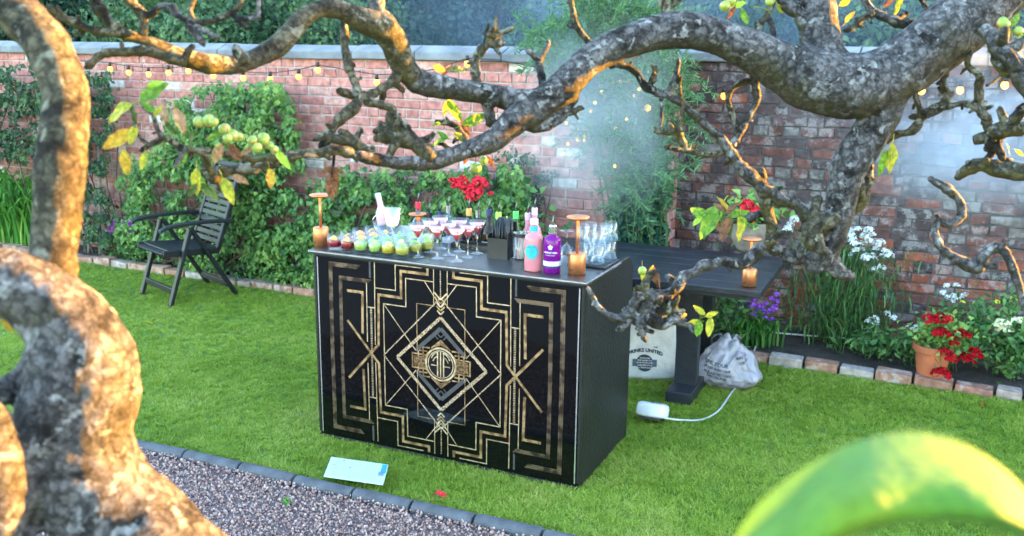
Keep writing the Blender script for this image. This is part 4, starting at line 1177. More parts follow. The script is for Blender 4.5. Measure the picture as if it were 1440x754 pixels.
def wrap_text(s_, size, z, rb, m, parent, bold=.0, arc=0.0, x0=0.0):
    me = text_mesh(s_, size, bold)
    for v in me.vertices:
        x, yv = v.co.x + x0, v.co.y
        zz = z + yv - (arc * x * x if arc else 0)
        if rb: an = x / rb; v.co = (rb * math.sin(an), -rb * math.cos(an), zz)
        else: v.co = (x, 0, zz)
    return mfin('lettering', me, m, parent, world=False)
wrap_text('MALFY', .0125, .114, .0434, m_teald, lb, .0002, -6); wrap_text('GIN', .010, .076, .0434, m_teald, lb)
ub = bottle('purple_bottle', 'deep purple gin bottle with white label band and steel pourer on the bar', [(.001, 0), (.038, .001), (.040, .005), (.040, .150), (.037, .160), (.020, .172), (.017, .178), (.017, .188), (.001, .188)], m_purp,
       [('label_band', [(.0404, .036), (.0404, .058)], m_wlabel), ('label_edge', [(.0406, .026), (.0406, .0335)], m_navy), ('collar', [(.019, .180), (.0185, .214), (.016, .220), (.001, .221)], m_steel)], on_bar(776, 383), FACE)
MB().tube([(0, 0, .218), (0, 0, .236), (.002, 0, .262)], [.007, .0035, .003], 8).build('pourer', m_pour, ub, world=False, smooth=True)
wrap_text('WHITLEY NEILL', .0098, .098, .0406, m_wlabel, ub, .0005); wrap_text('RHUBARB GINGER', .0055, .086, .0406, m_wlabel, ub)
mb = MB()
for a in range(5):
    c_, s_2 = math.cos(a * 1.2566 + .3), math.sin(a * 1.2566 + .3)
    v = [((.0045 + .008 * math.cos(q)) * c_ - .005 * math.sin(q) * s_2, -.0408, .123 + (.0045 + .008 * math.cos(q)) * s_2 + .005 * math.sin(q) * c_) for q in [k * .785 for k in range(8)]]
    mb.add([(x, -math.sqrt(max(.0408 ** 2 - x * x, 0)) - .0002 * a, z) for x, _, z in v], [tuple(range(8))])
mb.build('flower_mark', m_wlabel, ub, world=False)
# straw caddy
t_ = thing('straw_caddy', 'black bar caddy filled with black straws', 'caddy', on_bar(706, 361), -YB + .02)
mb = MB()
for c, d in (((0, -.055, .05), (.105, .004, .10)), ((0, .055, .085), (.105, .004, .17)), ((-.052, 0, .06), (.004, .11, .12)), ((.052, 0, .06), (.004, .11, .12)), ((0, 0, .004), (.104, .11, .006)), ((0, 0, .07), (.1, .004, .14))): mb.box(c, d)
mb.build('box', m_blackp, t_, world=False)
for i in range(60):
    x, y = random.uniform(-.044, .044), random.uniform(.008, .048)
    if i > 44: x, y = random.uniform(-.044, .044), random.uniform(-.03, -.006)
    top = Vector((x + random.uniform(-.003, .003), y + random.uniform(-.002, .003), random.uniform(.182, .192)))
    if i % 30 == 7: top.z += .01
    MB().tube([(x, y, .008), top], .0034, 7).build('straw', m_blackp if i % 30 != 7 else mat('lime_straw', (.45, .75, .10), None, 20, .5), t_, world=False, smooth=True)
# jar of striped straws
t_ = thing('straw_jar', 'clear jar of striped paper straws with a black lid rim beside the pink bottle', 'jar', on_bar(733, 364))
MB().lathe([(.042, 0), (.044, .003), (.044, .125), (.041, .125), (.041, .005), (.001, .005)], n=24).build('glass', m_glass, t_, world=False, smooth=True)
MB().lathe([(.0455, .112), (.0455, .128), (.0425, .128)], n=24).build('rim', m_blackp, t_, world=False)
for i in range(34):
    a = random.uniform(0, 6.28); r = .034 * math.sqrt(random.random())
    MB().tube([(r * math.cos(a), r * math.sin(a), .006), (r * 1.12 * math.cos(a + .5), r * 1.12 * math.sin(a + .5), random.uniform(.12, .135))], .0032, 6).build('straw', (m_wlabel, mat('sage_straw', (.40, .48, .28), None, 20, .6), mat('rose_straw', (.62, .34, .32), None, 20, .6))[i % 3], t_, world=False)
# wine glass upside down
t_ = thing('wine_glass', 'upturned wine glass beside the purple gin bottle', 'glass', on_bar(796, 372))
MB().lathe([(.030, .0), (.040, .045), (.030, .085), (.006, .098), (.004, .105), (.004, .150), (.010, .156), (.036, .162), (.036, .164), (.001, .165), (.001, .104), (.024, .084), (.038, .045), (.0285, .0)], n=24).build('glass', m_glass, t_, world=False, smooth=True)
# bar mat with stacked clear tumblers
t_ = thing('bar_mat', 'black rubber bar mat at the end of the counter under the clear glasses', 'mat', bpt(1.365, .345, BH + .0012), -YB)
MB().box((0, 0, .006), (.19, .20, .011)).build('mat', m_blackp, t_, world=False, bevel=.003)
mb = MB()
for i in range(11):
    for j in range(11): mb.box((-.08 + .016 * i, -.085 + .017 * j, .0125), (.010, .010, .003))
mb.build('nub_grid', m_blackp, t_, world=False)
HB = [(.034, .0), (.0355, .001), (.031, .088), (.028, .090), (.001, .090), (.001, .078), (.0275, .076), (.0325, .0)]
def hiball():
    t = thing('clear_tumbler', '', 'glass', group='clear glasses stacked on the bar mat')
    MB().lathe(HB, n=18).build('glass', m_glass, t, world=False, smooth=True); return t
WHERE = {(1.325, .29): 'just behind the copper lamp', (1.40, .30): 'at the front outer corner of the mat', (1.335, .365): 'in the middle inner row of the mat', (1.41, .375): 'in the middle outer row of the mat', (1.34, .425): 'at the rear inner corner of the mat', (1.415, .43): 'at the rear outer corner of the mat'}
for (s, tt_, lv) in ((1.325, .29, 2), (1.40, .30, 2), (1.335, .365, 2), (1.41, .375, 2), (1.34, .425, 1), (1.415, .43, 2)):
    for k in range(lv):
        place('hib', hiball, bpt(s + .004 * k, tt_, BH + .0155 + .0915 * k), 'upturned clear tumbler, %s of the stack %s' % ('upper' if k else 'lower', WHERE[(s, tt_)]), random.uniform(0, 6))
# back shelf bottles
m_gbot = glass('clear_bottle', (0.93, 0.97, 0.97)); m_dark = liquid('dark_bottle', (0.03, 0.018, 0.012), .2); m_blue = glass('blue_bottle', (0.45, 0.62, 0.95)); m_grn = liquid('green_bottle', (.05, .14, .03), .3)
m_redcap = mat('red_cap', (0.55, 0.01, 0.04), None, 20, .4); m_limecap = mat('lime_cap', (0.45, 0.75, 0.08), None, 20, .5); m_lilac = mat('lilac_foil', (0.60, 0.36, 0.50), None, 20, .4)
def shelf_bottle(px, top_y, m, cap, lab, label, r=.038):
    # stands on the back shelf: find its place along the shelf from its photo column
    best = min(((abs(720 + F * (bpt(s, .56, 1.0) - CAM).dot(RT) / (bpt(s, .56, 1.0) - CAM).dot(FW) - px), s) for s in np.linspace(.05, 1.4, 400)))[1]
    p0 = bpt(best, .56, .8545); d = (p0 - CAM).dot(FW)
    h = (377 - top_y) * d / F - (p0 - CAM).dot(UP)
    h = h * 1.02
    nk = .085
    t = bottle('bar_bottle', label, [(.001, 0), (r * .95, .001), (r, .005), (r, h - nk - .05), (r * .75, h - nk - .02), (.014, h - nk), (.0135, h - .012), (.001, h - .012)], m,
           [('label', [(r + .0005, .05), (r + .0005, max(.1, h - nk - .09))], lab), ('cap', [(.0155, h - .045), (.0155, h - .008), (.001, h - .007)], cap)], p0, -.2, 'bottles on the shelf behind the bar')
    MB().tube([(0, 0, h - .01), (.001, 0, h + .018), (.006, 0, h + .042)], [.006, .0032, .0028], 7).build('pourer', m_pour, t, world=False, smooth=True)
for a in ((588, 283, m_blue, m_redcap, m_wlabel, 'pale blue bottle with a red capped neck behind the first martini glass'), (603.5, 297, m_gbot, m_blackp, m_wlabel, 'clear bottle with thin dark spout between the red capped and the silver capped ones'),
          (619, 296, m_grn, m_navy, m_wlabel, 'dark green bottle with navy cap behind the martini glasses'), (631, 288, m_blue, m_steel, m_wlabel, 'clear blue bottle with a white and silver neck behind the martini glasses'),
          (659, 292, m_dark, mat('amber_cap', (.6, .33, .08), None, 20, .4), m_wlabel, 'dark bottle with an amber neck below the red flowers'), (672, 295, m_dark, m_steel, mat('red_label', (.45, .02, .02), None, 20, .5), 'dark bottle with red label and silver cap beside the amber necked one'),
          (688, 293, m_dark, m_navy, m_wlabel, 'dark bottle with navy collar beside the straw caddy'), (701, 297, m_grn, m_limecap, m_wlabel, 'green bottle with lime cap behind the straw caddy'),
          (725, 296, m_grn, mat('green_cap', (.1, .55, .12), None, 20, .4), m_wlabel, 'bottle with a bright green cap behind the straw jar'), (742, 298, m_pink, m_lilac, m_wlabel, 'lilac capped bottle behind the pink one, the shorter of two'), (751, 291, m_pink, m_lilac, m_wlabel, 'taller lilac capped bottle rising behind the pink one')):
    shelf_bottle(*a)
# wine bottle in a bucket, shaker, card
p0 = on_bar(541, 331)
t_ = thing('wine_bucket', 'small clear ice bucket holding the pink wine bottle', 'bucket', p0)
MB().lathe([(.050, 0), (.052, .002), (.066, .075), (.063, .075), (.049, .006), (.001, .006)], n=24).build('bucket', m_glass, t_, world=False, smooth=True)
MB().tube([(.064 * math.cos(a), 0, .073 + .05 * math.sin(a)) for a in [math.pi * k / 12 for k in range(13)]], .0022, 6).build('handle', m_steel, t_, world=False, smooth=True)
t_ = bottle('wine_bottle', 'tilted wine bottle with pale pink foil neck in the clear bucket', [(.001, 0), (.036, .002), (.038, .006), (.038, .09), (.034, .115), (.0155, .150), (.014, .215), (.001, .216)], m_blue,
       [('foil', [(.0385, .055), (.0385, .092), (.0345, .117), (.0162, .151), (.0145, .205)], m_lilac), ('cork_cap', [(.0155, .197), (.0155, .222), (.001, .223)], m_wlabel)], p0 + Vector((.012, 0, .012)), 0, tilt=(.05, -.20, 0))
t_ = thing('cocktail_shaker', 'tall polished steel shaker tin behind the cocktails', 'shaker', on_bar(553, 337))
MB().lathe([(.030, 0), (.033, .002), (.044, .165), (.0425, .165), (.031, .006), (.001, .006)], n=28).build('tin', m_steel, t_, world=False, smooth=True)
t_ = thing('menu_card', 'small white card standing beside the rear copper lamp', 'card', on_bar(569, 336.5), -.3)
MB().box((0, 0, .037), (.095, .003, .072), Matrix.Rotation(-.12, 3, 'X')).build('card', m_wlabel, t_, world=False)
t_ = thing('rail_tray', 'long low black tray at the back of the counter', 'tray', bpt(.80, .40, BH + .0012), -YB)
mb = MB().box((0, 0, .004), (.42, .085, .006))
for c, d in (((0, -.0425, .012), (.42, .004, .024)), ((0, .0425, .012), (.42, .004, .024)), ((-.21, 0, .012), (.004, .085, .024)), ((.21, 0, .012), (.004, .085, .024))): mb.box(c, d)
mb.build('tray', m_blackp, t_, world=False)

# ================================================================== TABLE
TFR = Vector((1.321, 4.907, 0)); E1 = Vector((-.9157, .4020, 0)).normalized(); E2 = Vector((.402, .9157, 0)).normalized()
m_tbl = mat('black_painted_wood', (0.008, 0.010, 0.014), (0.015, 0.018, 0.025), 6, .36, bump=.25, bscale=60, spec=.4)
tb = thing('black_table', 'black painted wooden table behind the bar with a potted plant on it', 'table', TFR, math.atan2(E1.y, E1.x))
# local: x along E1 (to the left), y: E1 rotated +90deg = -E2 -> use negative y for depth
TLN, TDP = 1.62, .955
npk = 6
for i in range(npk):
    wpk = TDP / npk
    MB().box((TLN / 2, -(i + .5) * wpk, .75 - .0175), (TLN, wpk - .003, .035)).build('plank', m_tbl, tb, world=False, bevel=.004)
MB().box((TLN / 2, -TDP / 2, .75 - .050), (TLN - .10, TDP - .10, .03)).build('batten', m_tbl, tb, world=False)
for x in (.44, 1.2):
    for y in (.30, .66):
        MB().box((x, -y, .345), (.13, .07, .69)).build('leg', m_tbl, tb, world=False, bevel=.004)
    MB().box((x, -.48, .04), (.15, .74, .08)).build('foot', m_tbl, tb, world=False, bevel=.006)
def tpt(a, b, z=.7508): q = TFR + E1 * a + E2 * b; q.z = z; return q

# potted plant on the table
m_stonepot = mat('rough_stone_pot', (0.20, 0.165, 0.13), (0.11, 0.09, 0.07), 14, .9, bump=.7, bscale=70)
q = G(1058, 352, .751)
t_ = thing('stone_pot_plant', 'round stone pot with red flowered plant standing on the black table', 'potted plant', q)
pr = [(.085, 0), (.10, .01), (.135, .07), (.142, .13), (.130, .175), (.134, .19), (.124, .192), (.118, .165), (.001, .160)]
MB().lathe(pr, n=30).build('pot', m_stonepot, t_, world=False, smooth=True)
n = 160; A = np.array([tuple(q)]) + rng.normal(0, 1, (n, 3)) * np.array([.09, .09, .05]) + np.array([0, 0, .25])
leaf_obj('foliage', [leaf_cloud(A, rnd_dirs(n, (0, 0, .2)), rnd_dirs(n, (0, -.3, 1), .7), rng.uniform(.05, .09, n), rng.uniform(.04, .07, n))], FOL['climb'], t_)
for i, (x, y) in enumerate(((1052, 288), (1062, 293), (1056, 297), (1048, 292))): head(t_, P(x, y, 5.95), .035, 'coral', i, 30, .5)
stalks(t_, q + Vector((0, 0, .16)), [P(1055, 293, 5.95)], spread=.02)
# red flowers behind the bar
q = Vector((.05, 6.35, 0))
t_ = thing('red_geranium', 'tall stemmed plant with big coral red flower heads behind the bar', 'flower', q)
hs = [P(x, y, 6.5) for x, y in ((640, 258), (650, 255), (674, 257), (680, 262), (655, 270), (663, 276), (670, 272), (690, 273), (660, 265), (646, 262))]
for i, h in enumerate(hs): head(t_, h, (.048 if i != 7 else .022) * random.uniform(.85, 1.15), 'coral', i, 60, .28)
stalks(t_, q, hs, r=.006, spread=.06)
n = 260; A = np.array([tuple(q)]) + rng.normal(0, 1, (n, 3)) * np.array([.14, .14, .22]) + np.array([0, 0, .62])
leaf_obj('foliage', [leaf_cloud(A, rnd_dirs(n), rnd_dirs(n, (0, -.4, .8), .7), rng.uniform(.05, .09, n), rng.uniform(.05, .08, n))], FOL['bed'], t_)

# terracotta pot with red geraniums
m_terra = mat('terracotta', (0.42, 0.115, 0.045), (0.30, 0.085, 0.04), 8, .75, bump=.2)
q = G(1308, 529, .04); q.z = .034
t_ = thing('geranium_pot', 'terracotta pot of deep red geraniums tilting at the bed edge', 'potted plant', q, .1)
MB().lathe([(.075, 0), (.078, .003), (.105, .175), (.118, .176), (.122, .215), (.110, .216), (.100, .18), (.001, .17)], n=28).build('pot', m_terra, t_, world=False, smooth=False)
dep = (q - CAM).dot(FW)
hs = [P(x, y, dep - random.uniform(.14, .24)) for x, y in ((1306, 449), (1314, 450), (1320, 447), (1332, 450), (1324, 466), (1332, 470), (1318, 470), (1350, 470), (1356, 473), (1342, 483), (1334, 498), (1327, 496), (1338, 504), (1360, 500), (1370, 494), (1376, 500), (1352, 504), (1324, 522), (1330, 527), (1318, 525), (1362, 508))]
for i, h in enumerate(hs): head(t_, h, .034 * random.uniform(.8, 1.15), 'red', i, 40, .36)
stalks(t_, q + Vector((0, 0, .18)), hs, r=.0035, spread=.06)
n = 700; A = np.array([tuple(q)]) + rng.normal(0, 1, (n, 3)) * np.array([.085, .06, .055]) + np.array([.07, .0, .27]); A[:, 2] = np.maximum(A[:, 2], .06)
leaf_obj('foliage', [leaf_cloud(A, rnd_dirs(n), rnd_dirs(n, (0, -.4, .9), .7), rng.uniform(.025, .045, n), rng.uniform(.025, .045, n), tint=np.clip(rng.normal(.8, .2, n), 0, 1))], FOL['climb'], t_)

# ================================================================== BAGS, REEL, SIGN
m_tote = mat('cream_canvas', (0.60, 0.56, 0.52), (0.50, 0.465, 0.43), 10, .85, bump=.5, bscale=25, dist=.02)
m_ink = mat('navy_ink', (0.02, 0.03, 0.055), None, 20, .8)
q = G(912, 527, 0.0); q.z = 0
rz = -.06
t_ = thing('canvas_bag', 'cream canvas bag with navy badge print standing under the black table', 'bag', q, rz)
bm = bmesh.new()
gx, gz = 14, 12
def bag_pt(u, v, side):
    wd_ = .165 - .012 * v; dp = .085 * (1 - .75 * v)
    x = (u - .5) * 2 * wd_; bul = math.sin(math.pi * u) * .02 * (1 - v * .4)
    wr = noise.noise(Vector((u * 4, v * 4, side * 5))) * .010
    return Vector((x, side * (dp + bul) + wr, v * .33 + (.012 * math.sin(u * 9) if v > .95 else 0)))
V, Fc = [], []
for side in (-1, 1):
    for i in range(gx + 1):
        for j in range(gz + 1): V.append(bag_pt(i / gx, j / gz, side))
n1 = (gx + 1) * (gz + 1)
for sd2 in (0, 1):
    for i in range(gx):
        for j in range(gz):
            a = sd2 * n1 + i * (gz + 1) + j; f = (a, a + gz + 1, a + gz + 2, a + 1); Fc.append(f if sd2 == 0 else f[::-1])
for i in range(gx):
    a = i * (gz + 1); Fc.append((a + n1, a + gz + 1 + n1, a + gz + 1, a)); b2 = a + gz; Fc.append((b2, b2 + gz + 1, b2 + gz + 1 + n1, b2 + n1))
for j in range(gz):
    Fc.append((j, j + 1, j + 1 + n1, j + n1)); k = gx * (gz + 1) + j; Fc.append((k + 1, k, k + n1, k + 1 + n1))
mobj('bag', V, Fc, m_tote, t_, world=False, smooth=True)
for x in (-.06, .08):
    MB().tube([(x - .03, -.03, .325), (x - .035, -.035, .37), (x, -.03, .40), (x + .03, -.02, .37), (x + .03, -.02, .325)], .006, 6).build('handle', m_tote, t_, world=False, smooth=True)
def front_print(mb_or_me, name, m, x0, z0):
    """lay a flat print on the bag's front face"""
    if isinstance(mb_or_me, MB): vs_ = mb_or_me.v
    else: vs_ = [v.co for v in mb_or_me.vertices]
    out = []
    for v in vs_:
        x, z = v[0] + x0, v[2] + z0
        u = x / (2 * (.165 - .012 * z / .33)) + .5; p = bag_pt(min(.98, max(.02, u)), z / .33, -1)
        out.append(Vector((x, p.y - .0045 - (v[1] if isinstance(mb_or_me, MB) else 0), z)))
    if isinstance(mb_or_me, MB): mb_or_me.v = out; return mb_or_me.build(name, m, t_, world=False)
    for v, o_ in zip(mb_or_me.vertices, out): v.co = o_
    return mfin(name, mb_or_me, m, t_, world=False)
def fan(r, n=28, sx=1.0): return MB().add([(0, 0, 0)] + [(r * sx * math.cos(6.2832 * j / n), 0, r * math.sin(6.2832 * j / n)) for j in range(n)], [(0, 1 + j, 1 + (j + 1) % n) for j in range(n)])
front_print(fan(.052), 'badge', m_ink, -.035, .105)
front_print(MB().add([(x, 0, z) for x, z in ((-.075, -.022), (-.04, -.022), (-.04, .022), (-.075, .022))], [(0, 1, 2, 3)]).add([(x, 0, z) for x, z in ((.04, -.022), (.075, -.022), (.075, .022), (.04, .022))], [(0, 1, 2, 3)]), 'badge_ribbon', mat('blue_grey_ink', (.07, .10, .14), None, 20, .8), -.035, .105)
def flat_text(s_, size, bold=0.0, arc=0.0):
    me = text_mesh(s_, size, bold)
    for v in me.vertices: x, yv = v.co.x, v.co.y; v.co = (x, 0, yv - arc * x * x)
    return me
o = front_print(flat_text('DRINKS UNITED', .030, .0012, 2.0), 'lettering', m_ink, -.035, .182)
o = front_print(flat_text('THE', .014, .0004), 'lettering', m_ink, .03, .200)
for k, s_ in enumerate(('WE DELIVER', 'FINE DRINKS TO', 'YOUR DOOR WITH', 'CARE AND STYLE', 'ALL YEAR ROUND')):
    me = flat_text(s_, .0115, .0003); o = front_print(me, 'lettering', m_tote, -.035, .134 - .0145 * k)
    for v in o.data.vertices: v.co.y -= .002
# grey plastic bag
m_plas = mat('grey_plastic_film', (0.235, 0.222, 0.26), (0.18, 0.172, 0.21), 12, .24, bump=.5, bscale=30, dist=.010)
q = G(1018, 543, 0); q.z = 0
t_ = thing('plastic_bag', 'crumpled grey plastic carrier bag with printed lettering beside the table leg', 'bag', q, -.15)
bm = bmesh.new(); bmesh.ops.create_icosphere(bm, subdivisions=5, radius=1)
def pbag(d):
    z = (d.z + 1) / 2
    wdt = .185 * (1 - .42 * z) ; dpt = .13 * (1 - .5 * z)
    p = Vector((d.x * wdt * 1.05 + .015 * z, d.y * dpt, z * .285))
    p.x = max(-.19, min(.19, p.x * 1.12)); p.y = max(-.125, p.y * 1.15)
    w_ = Vector((d.x * 1.4, d.y * 1.4, d.z * .7))
    k = .020 * noise.noise(w_ * 1.6) + .012 * (1 - 2 * abs(noise.noise(w_ * 2.2 + Vector((3, 1, 2)))) ** .6) + .010 * max(0, z - .3) * noise.noise(Vector((math.atan2(d.y, d.x) * 3.2, 4, z))) + .004 * (1 - 2 * abs(noise.noise(w_ * 7 + Vector((1, 5, 2)))) ** .7)
    p += d * k
    if z > .86: p.z += (z - .86) * .22 * (1 + 1.6 * noise.noise(Vector((d.x * 4, d.y * 4, 2))))
    if d.x > .2 and z < .45: p += Vector((.04, -.02, 0)) * math.sin(z * 7)
    p.z = max(0.002, p.z); return p
for v in bm.verts: v.co = pbag(v.co.normalized())
me = bpy.data.meshes.new('bag'); bm.to_mesh(me); bm.free(); mfin('bag', me, m_plas, t_, world=False, smooth=True)
for x, a0 in ((-.05, .3), (.05, -.2)):
    v = []
    for k in range(11):
        a = math.pi * k / 10; c_ = Vector((x + .045 * math.cos(a), .01 * math.sin(a + a0), .27 + .055 * math.sin(a))); v += [c_ + Vector((0, -.016, .002 * math.sin(5 * a))), c_ + Vector((0, .016, 0))]
    MB().add(v, [(2 * k, 2 * k + 1, 2 * k + 3, 2 * k + 2) for k in range(10)]).build('handle', m_plas, t_, world=False, smooth=True)
bvh = None
from mathutils.bvhtree import BVHTree
bvh = BVHTree.FromPolygons([v.co for v in me.vertices], [tuple(p.vertices) for p in me.polygons])
def drape_text(s_, size, x0, z0, rot, parent, m):
    mt = text_mesh(s_, size, .0004, align='LEFT')
    bm = bmesh.new(); bm.from_mesh(mt); bmesh.ops.triangulate(bm, faces=bm.faces); bm.to_mesh(mt); bm.free()
    for v in mt.vertices:
        x = x0 + v.co.x * math.cos(rot) - v.co.y * math.sin(rot); z = z0 + v.co.x * math.sin(rot) + v.co.y * math.cos(rot)
        h = bvh.ray_cast(Vector((x, -1, z)), Vector((0, 1, 0)))
        v.co = (x, (h[0].y if h[0] else -.1) - .003, z)
    return mfin('lettering', mt, m, parent, world=False)
for s_, sz, x0, z0 in (('SEE YOUR', .030, -.125, .178), ('(AND ALSO OUR', .020, -.130, .150), ('PLEASE RETURN', .022, -.130, .120), ('DRIVER FOR', .021, -.112, .096)): drape_text(s_, sz, x0, z0, -.12, t_, m_ink)
for s_, sz, x0, z0 in (('BAGS', .026, .055, .205), ('USED', .022, .075, .178)): drape_text(s_, sz, x0, z0, .3, t_, m_ink)
# white cable reel and its cable
m_white = mat('white_plastic', (0.50, 0.52, 0.55), (0.43, 0.46, 0.49), 5, .35)
q = G(916, 594, 0); q.z = .0
t_ = thing('cable_reel', 'white plastic cable reel lying on the grass beside the bar', 'cable reel', q, 0)
tl = Matrix.Rotation(-.42, 3, 'Z') @ Matrix.Rotation(-.30, 3, 'X')
hr = MB(); n = 28
for z, sc2 in ((.012, .88), (.020, 1.0), (.062, 1.0), (.080, .93), (.086, .80)):
    for j in range(n):
        a = 6.2832 * j / n; ex = 2.6
        x = .088 * sc2 * math.copysign(abs(math.cos(a)) ** (2 / ex), math.cos(a)); y = .070 * sc2 * math.copysign(abs(math.sin(a)) ** (2 / ex), math.sin(a))
        hr.v.append(tl @ Vector((x, y, z)) + Vector((0, 0, .022)))
for i in range(4):
    for j in range(n): hr.f.append((i * n + j, i * n + (j + 1) % n, (i + 1) * n + (j + 1) % n, (i + 1) * n + j))
hr.f += [tuple(range(n))[::-1], tuple(range(4 * n, 5 * n))]
hr.build('case', m_white, t_, world=False, smooth=True, bevel=.004)
MB().box(tl @ Vector((.012, .012, .0865)) + Vector((0, 0, .022)), (.060, .012, .006), tl).build('grip_slot', mat('grey_slot', (.12, .13, .16), None, 10, .5), t_, world=False, bevel=.002)
MB().box(tl @ Vector((-.01, -.018, .0865)) + Vector((0, 0, .022)), (.040, .002, .003), tl).build('moulded_line', mat('grey_slot', (.12, .13, .16), None, 10, .5), t_, world=False)
MB().box(tl @ Vector((0, 0, .008)) + Vector((0, 0, .02)), (.120, .09, .02), tl).build('foot', m_blackp, t_, world=False)
m_wc = mat('white_cable', (0.46, 0.48, 0.51), None, 10, .4)
cp = [G(934, 588, .05), G(960, 591, .012), G(988, 590, .012), G(1010, 578, .012), G(1026, 556, .012), G(1040, 537, .02), G(1052, 517, .02), G(1059, 498, .03), G(1064, 480, .06), G(1066, 462, .10), G(1076, 464, .06), G(1092, 468, .06), G(1150, 473, .06), G(1205, 477, .06), G(1250, 485, .06), G(1292, 492, .07), G(1345, 496, .06), G(1400, 503, .06), G(1470, 511, .06)]
def smooth_curve(pts_, k=5):
    out = []
    for i in range(len(pts_) - 1):
        p0, p1, p2, p3 = pts_[max(i - 1, 0)], pts_[i], pts_[i + 1], pts_[min(i + 2, len(pts_) - 1)]
        for j in range(k):
            t = j / k; out.append(0.5 * ((2 * p1) + (p2 - p0) * t + (2 * p0 - 5 * p1 + 4 * p2 - p3) * t * t + (3 * p1 - p0 - 3 * p2 + p3) * t ** 3))
    return out + [pts_[-1]]
o = MB().tube(smooth_curve(cp), .0055, 8).build('power_cable', m_wc, smooth=True); tag(o, 'white power cable curling over the grass into the flower bed', 'cable')
# fallen sign
m_acr = thin_glass('clear_acrylic', (0.95, 0.99, 1.0), .12, .002, .008); m_paper = mat('white_paper', (0.50, 0.53, 0.54), (0.46, 0.50, 0.51), 30, .6)
zs = .062
cs = [G(455, 670, zs - .012), G(538.5, 682, zs - .014), G(547.5, 654, zs), G(466, 642.5, zs)]
cs[2] = cs[1] + cs[3] - cs[0]
t_ = thing('fallen_sign', 'white menu sheet in a clear acrylic stand fallen on the grass by the kerb', 'sign', (cs[0].x, cs[0].y, 0))
nrm = (cs[1] - cs[0]).cross(cs[3] - cs[0]).normalized()
def slab(c4, th): return MB().add([p - nrm * th for p in c4] + [Vector(p) for p in c4], [(3, 2, 1, 0), (4, 5, 6, 7)] + [(i, (i + 1) % 4, 4 + (i + 1) % 4, 4 + i) for i in range(4)])
sheet_o = slab(cs, .002).build('sheet', m_paper, t_)
slab([p + nrm * .0042 for p in cs], .0030).build('acrylic_face', m_acr, t_)
# folded stand leg of the acrylic holder
ax = (cs[3] - cs[0]).normalized(); lx = (cs[1] - cs[0]).normalized()
lg = [cs[0] - lx * .006, cs[3] + ax * .05 - lx * .006, cs[3] + ax * .05 - lx * .014 - nrm * .070, cs[0] - lx * .014 - nrm * .060]
MB().add([*lg, *[p - lx * .003 for p in lg]], [(0, 1, 2, 3), (7, 6, 5, 4), (0, 4, 5, 1), (1, 5, 6, 2), (2, 6, 7, 3), (3, 7, 4, 0)]).build('acrylic_foot', m_acr, t_)
def on_sheet(u, v): return cs[0] + (cs[1] - cs[0]) * u + (cs[3] - cs[0]) * v + nrm * .0006
def blot(us, name, m): MB().add([on_sheet(*u) for u in us], [tuple(range(len(us)))]).build(name, m, sheet_o)
blot([(.90, .52), (.985, .52), (.985, .97), (.90, .97)], 'blue_print', mat('sky_blue_ink', (.03, .32, .45), None, 20, .5))
blot([(.87, .40), (.965, .40), (.965, .60), (.87, .60)], 'lilac_print', mat('lilac_ink', (.22, .25, .46), None, 20, .5))
for u, v in ((.36, .56), (.08, .62), (.22, .86)): blot([(u, v), (u + .03, v + .02), (u + .045, v + .06), (u + .01, v + .05)], 'pink_print', mat('pink_ink', (.42, .06, .10), None, 20, .5))
mb = MB()
for r_ in range(7):
    for c_ in range(6):
        u = .10 + c_ * .13 + random.uniform(0, .02); v = .14 + r_ * .11; L = random.uniform(.04, .10)
        if random.random() < .8: mb.add([on_sheet(u, v), on_sheet(u + L, v), on_sheet(u + L, v + .018), on_sheet(u, v + .018)], [(0, 1, 2, 3)])
mb.build('faint_print', mat('pale_grey_ink', (.34, .38, .41), None, 20, .6), sheet_o)

# ================================================================== GARDEN CHAIR
m_chair = mat('dark_grey_resin', (0.0035, 0.005, 0.007), (0.007, 0.009, 0.012), 9, .5, bump=.2, bscale=70, spec=.3)
cc = Vector((-2.63, 7.55, 0)); fdir = Vector((-.72, -.69, 0)).normalized()
ch = thing('garden_chair', 'dark grey slatted folding garden armchair on the lawn by the wall', 'chair', cc, math.atan2(fdir.y, fdir.x))
# local: +x forwards, +y to the sitter's left
def C(mb, nm, bevel=.006): return mb.build(nm, m_chair, ch, world=False, bevel=bevel)
for sy in (-1, 1):
    y = sy * .265
    C(MB().bar((.285, y, 0), (.085, y, .60), .030, .048, (0, 1, 0)), 'front_leg')
    C(MB().bar((-.285, y * .92, 0), (.075, y * .92, .60), .030, .048, (0, 1, 0)), 'rear_leg')
    v = []
    n = 12; mb = MB()
    for k in range(n + 1):
        u = k / n; x = .33 - .60 * u; z = .632 + .018 * math.sin(u * math.pi) - .02 * (u < .08)
        wd_ = .058 - .02 * abs(u - .3); v += [(x, y - wd_ / 2, z), (x, y + wd_ / 2, z), (x, y + wd_ / 2, z - .028), (x, y - wd_ / 2, z - .028)]
    f = [(0, 1, 2, 3), (n * 4 + 3, n * 4 + 2, n * 4 + 1, n * 4)]
    for k in range(n):
        for j in range(4): f.append((k * 4 + j, (k + 1) * 4 + j, (k + 1) * 4 + (j + 1) % 4, k * 4 + (j + 1) % 4))
    C(MB().add(v, f), 'armrest')
    C(MB().bar((-.145, sy * .215, .36), (-.43, sy * .205, 1.10), .034, .040, (0, 1, 0)), 'back_stile')
C(MB().bar((.245, -.26, .115), (.245, .26, .115), .022, .05), 'stretcher'); C(MB().bar((.15, -.26, .355), (.15, .26, .355), .022, .05), 'stretcher'); C(MB().bar((-.22, -.24, .10), (-.22, .24, .10), .022, .05), 'stretcher')
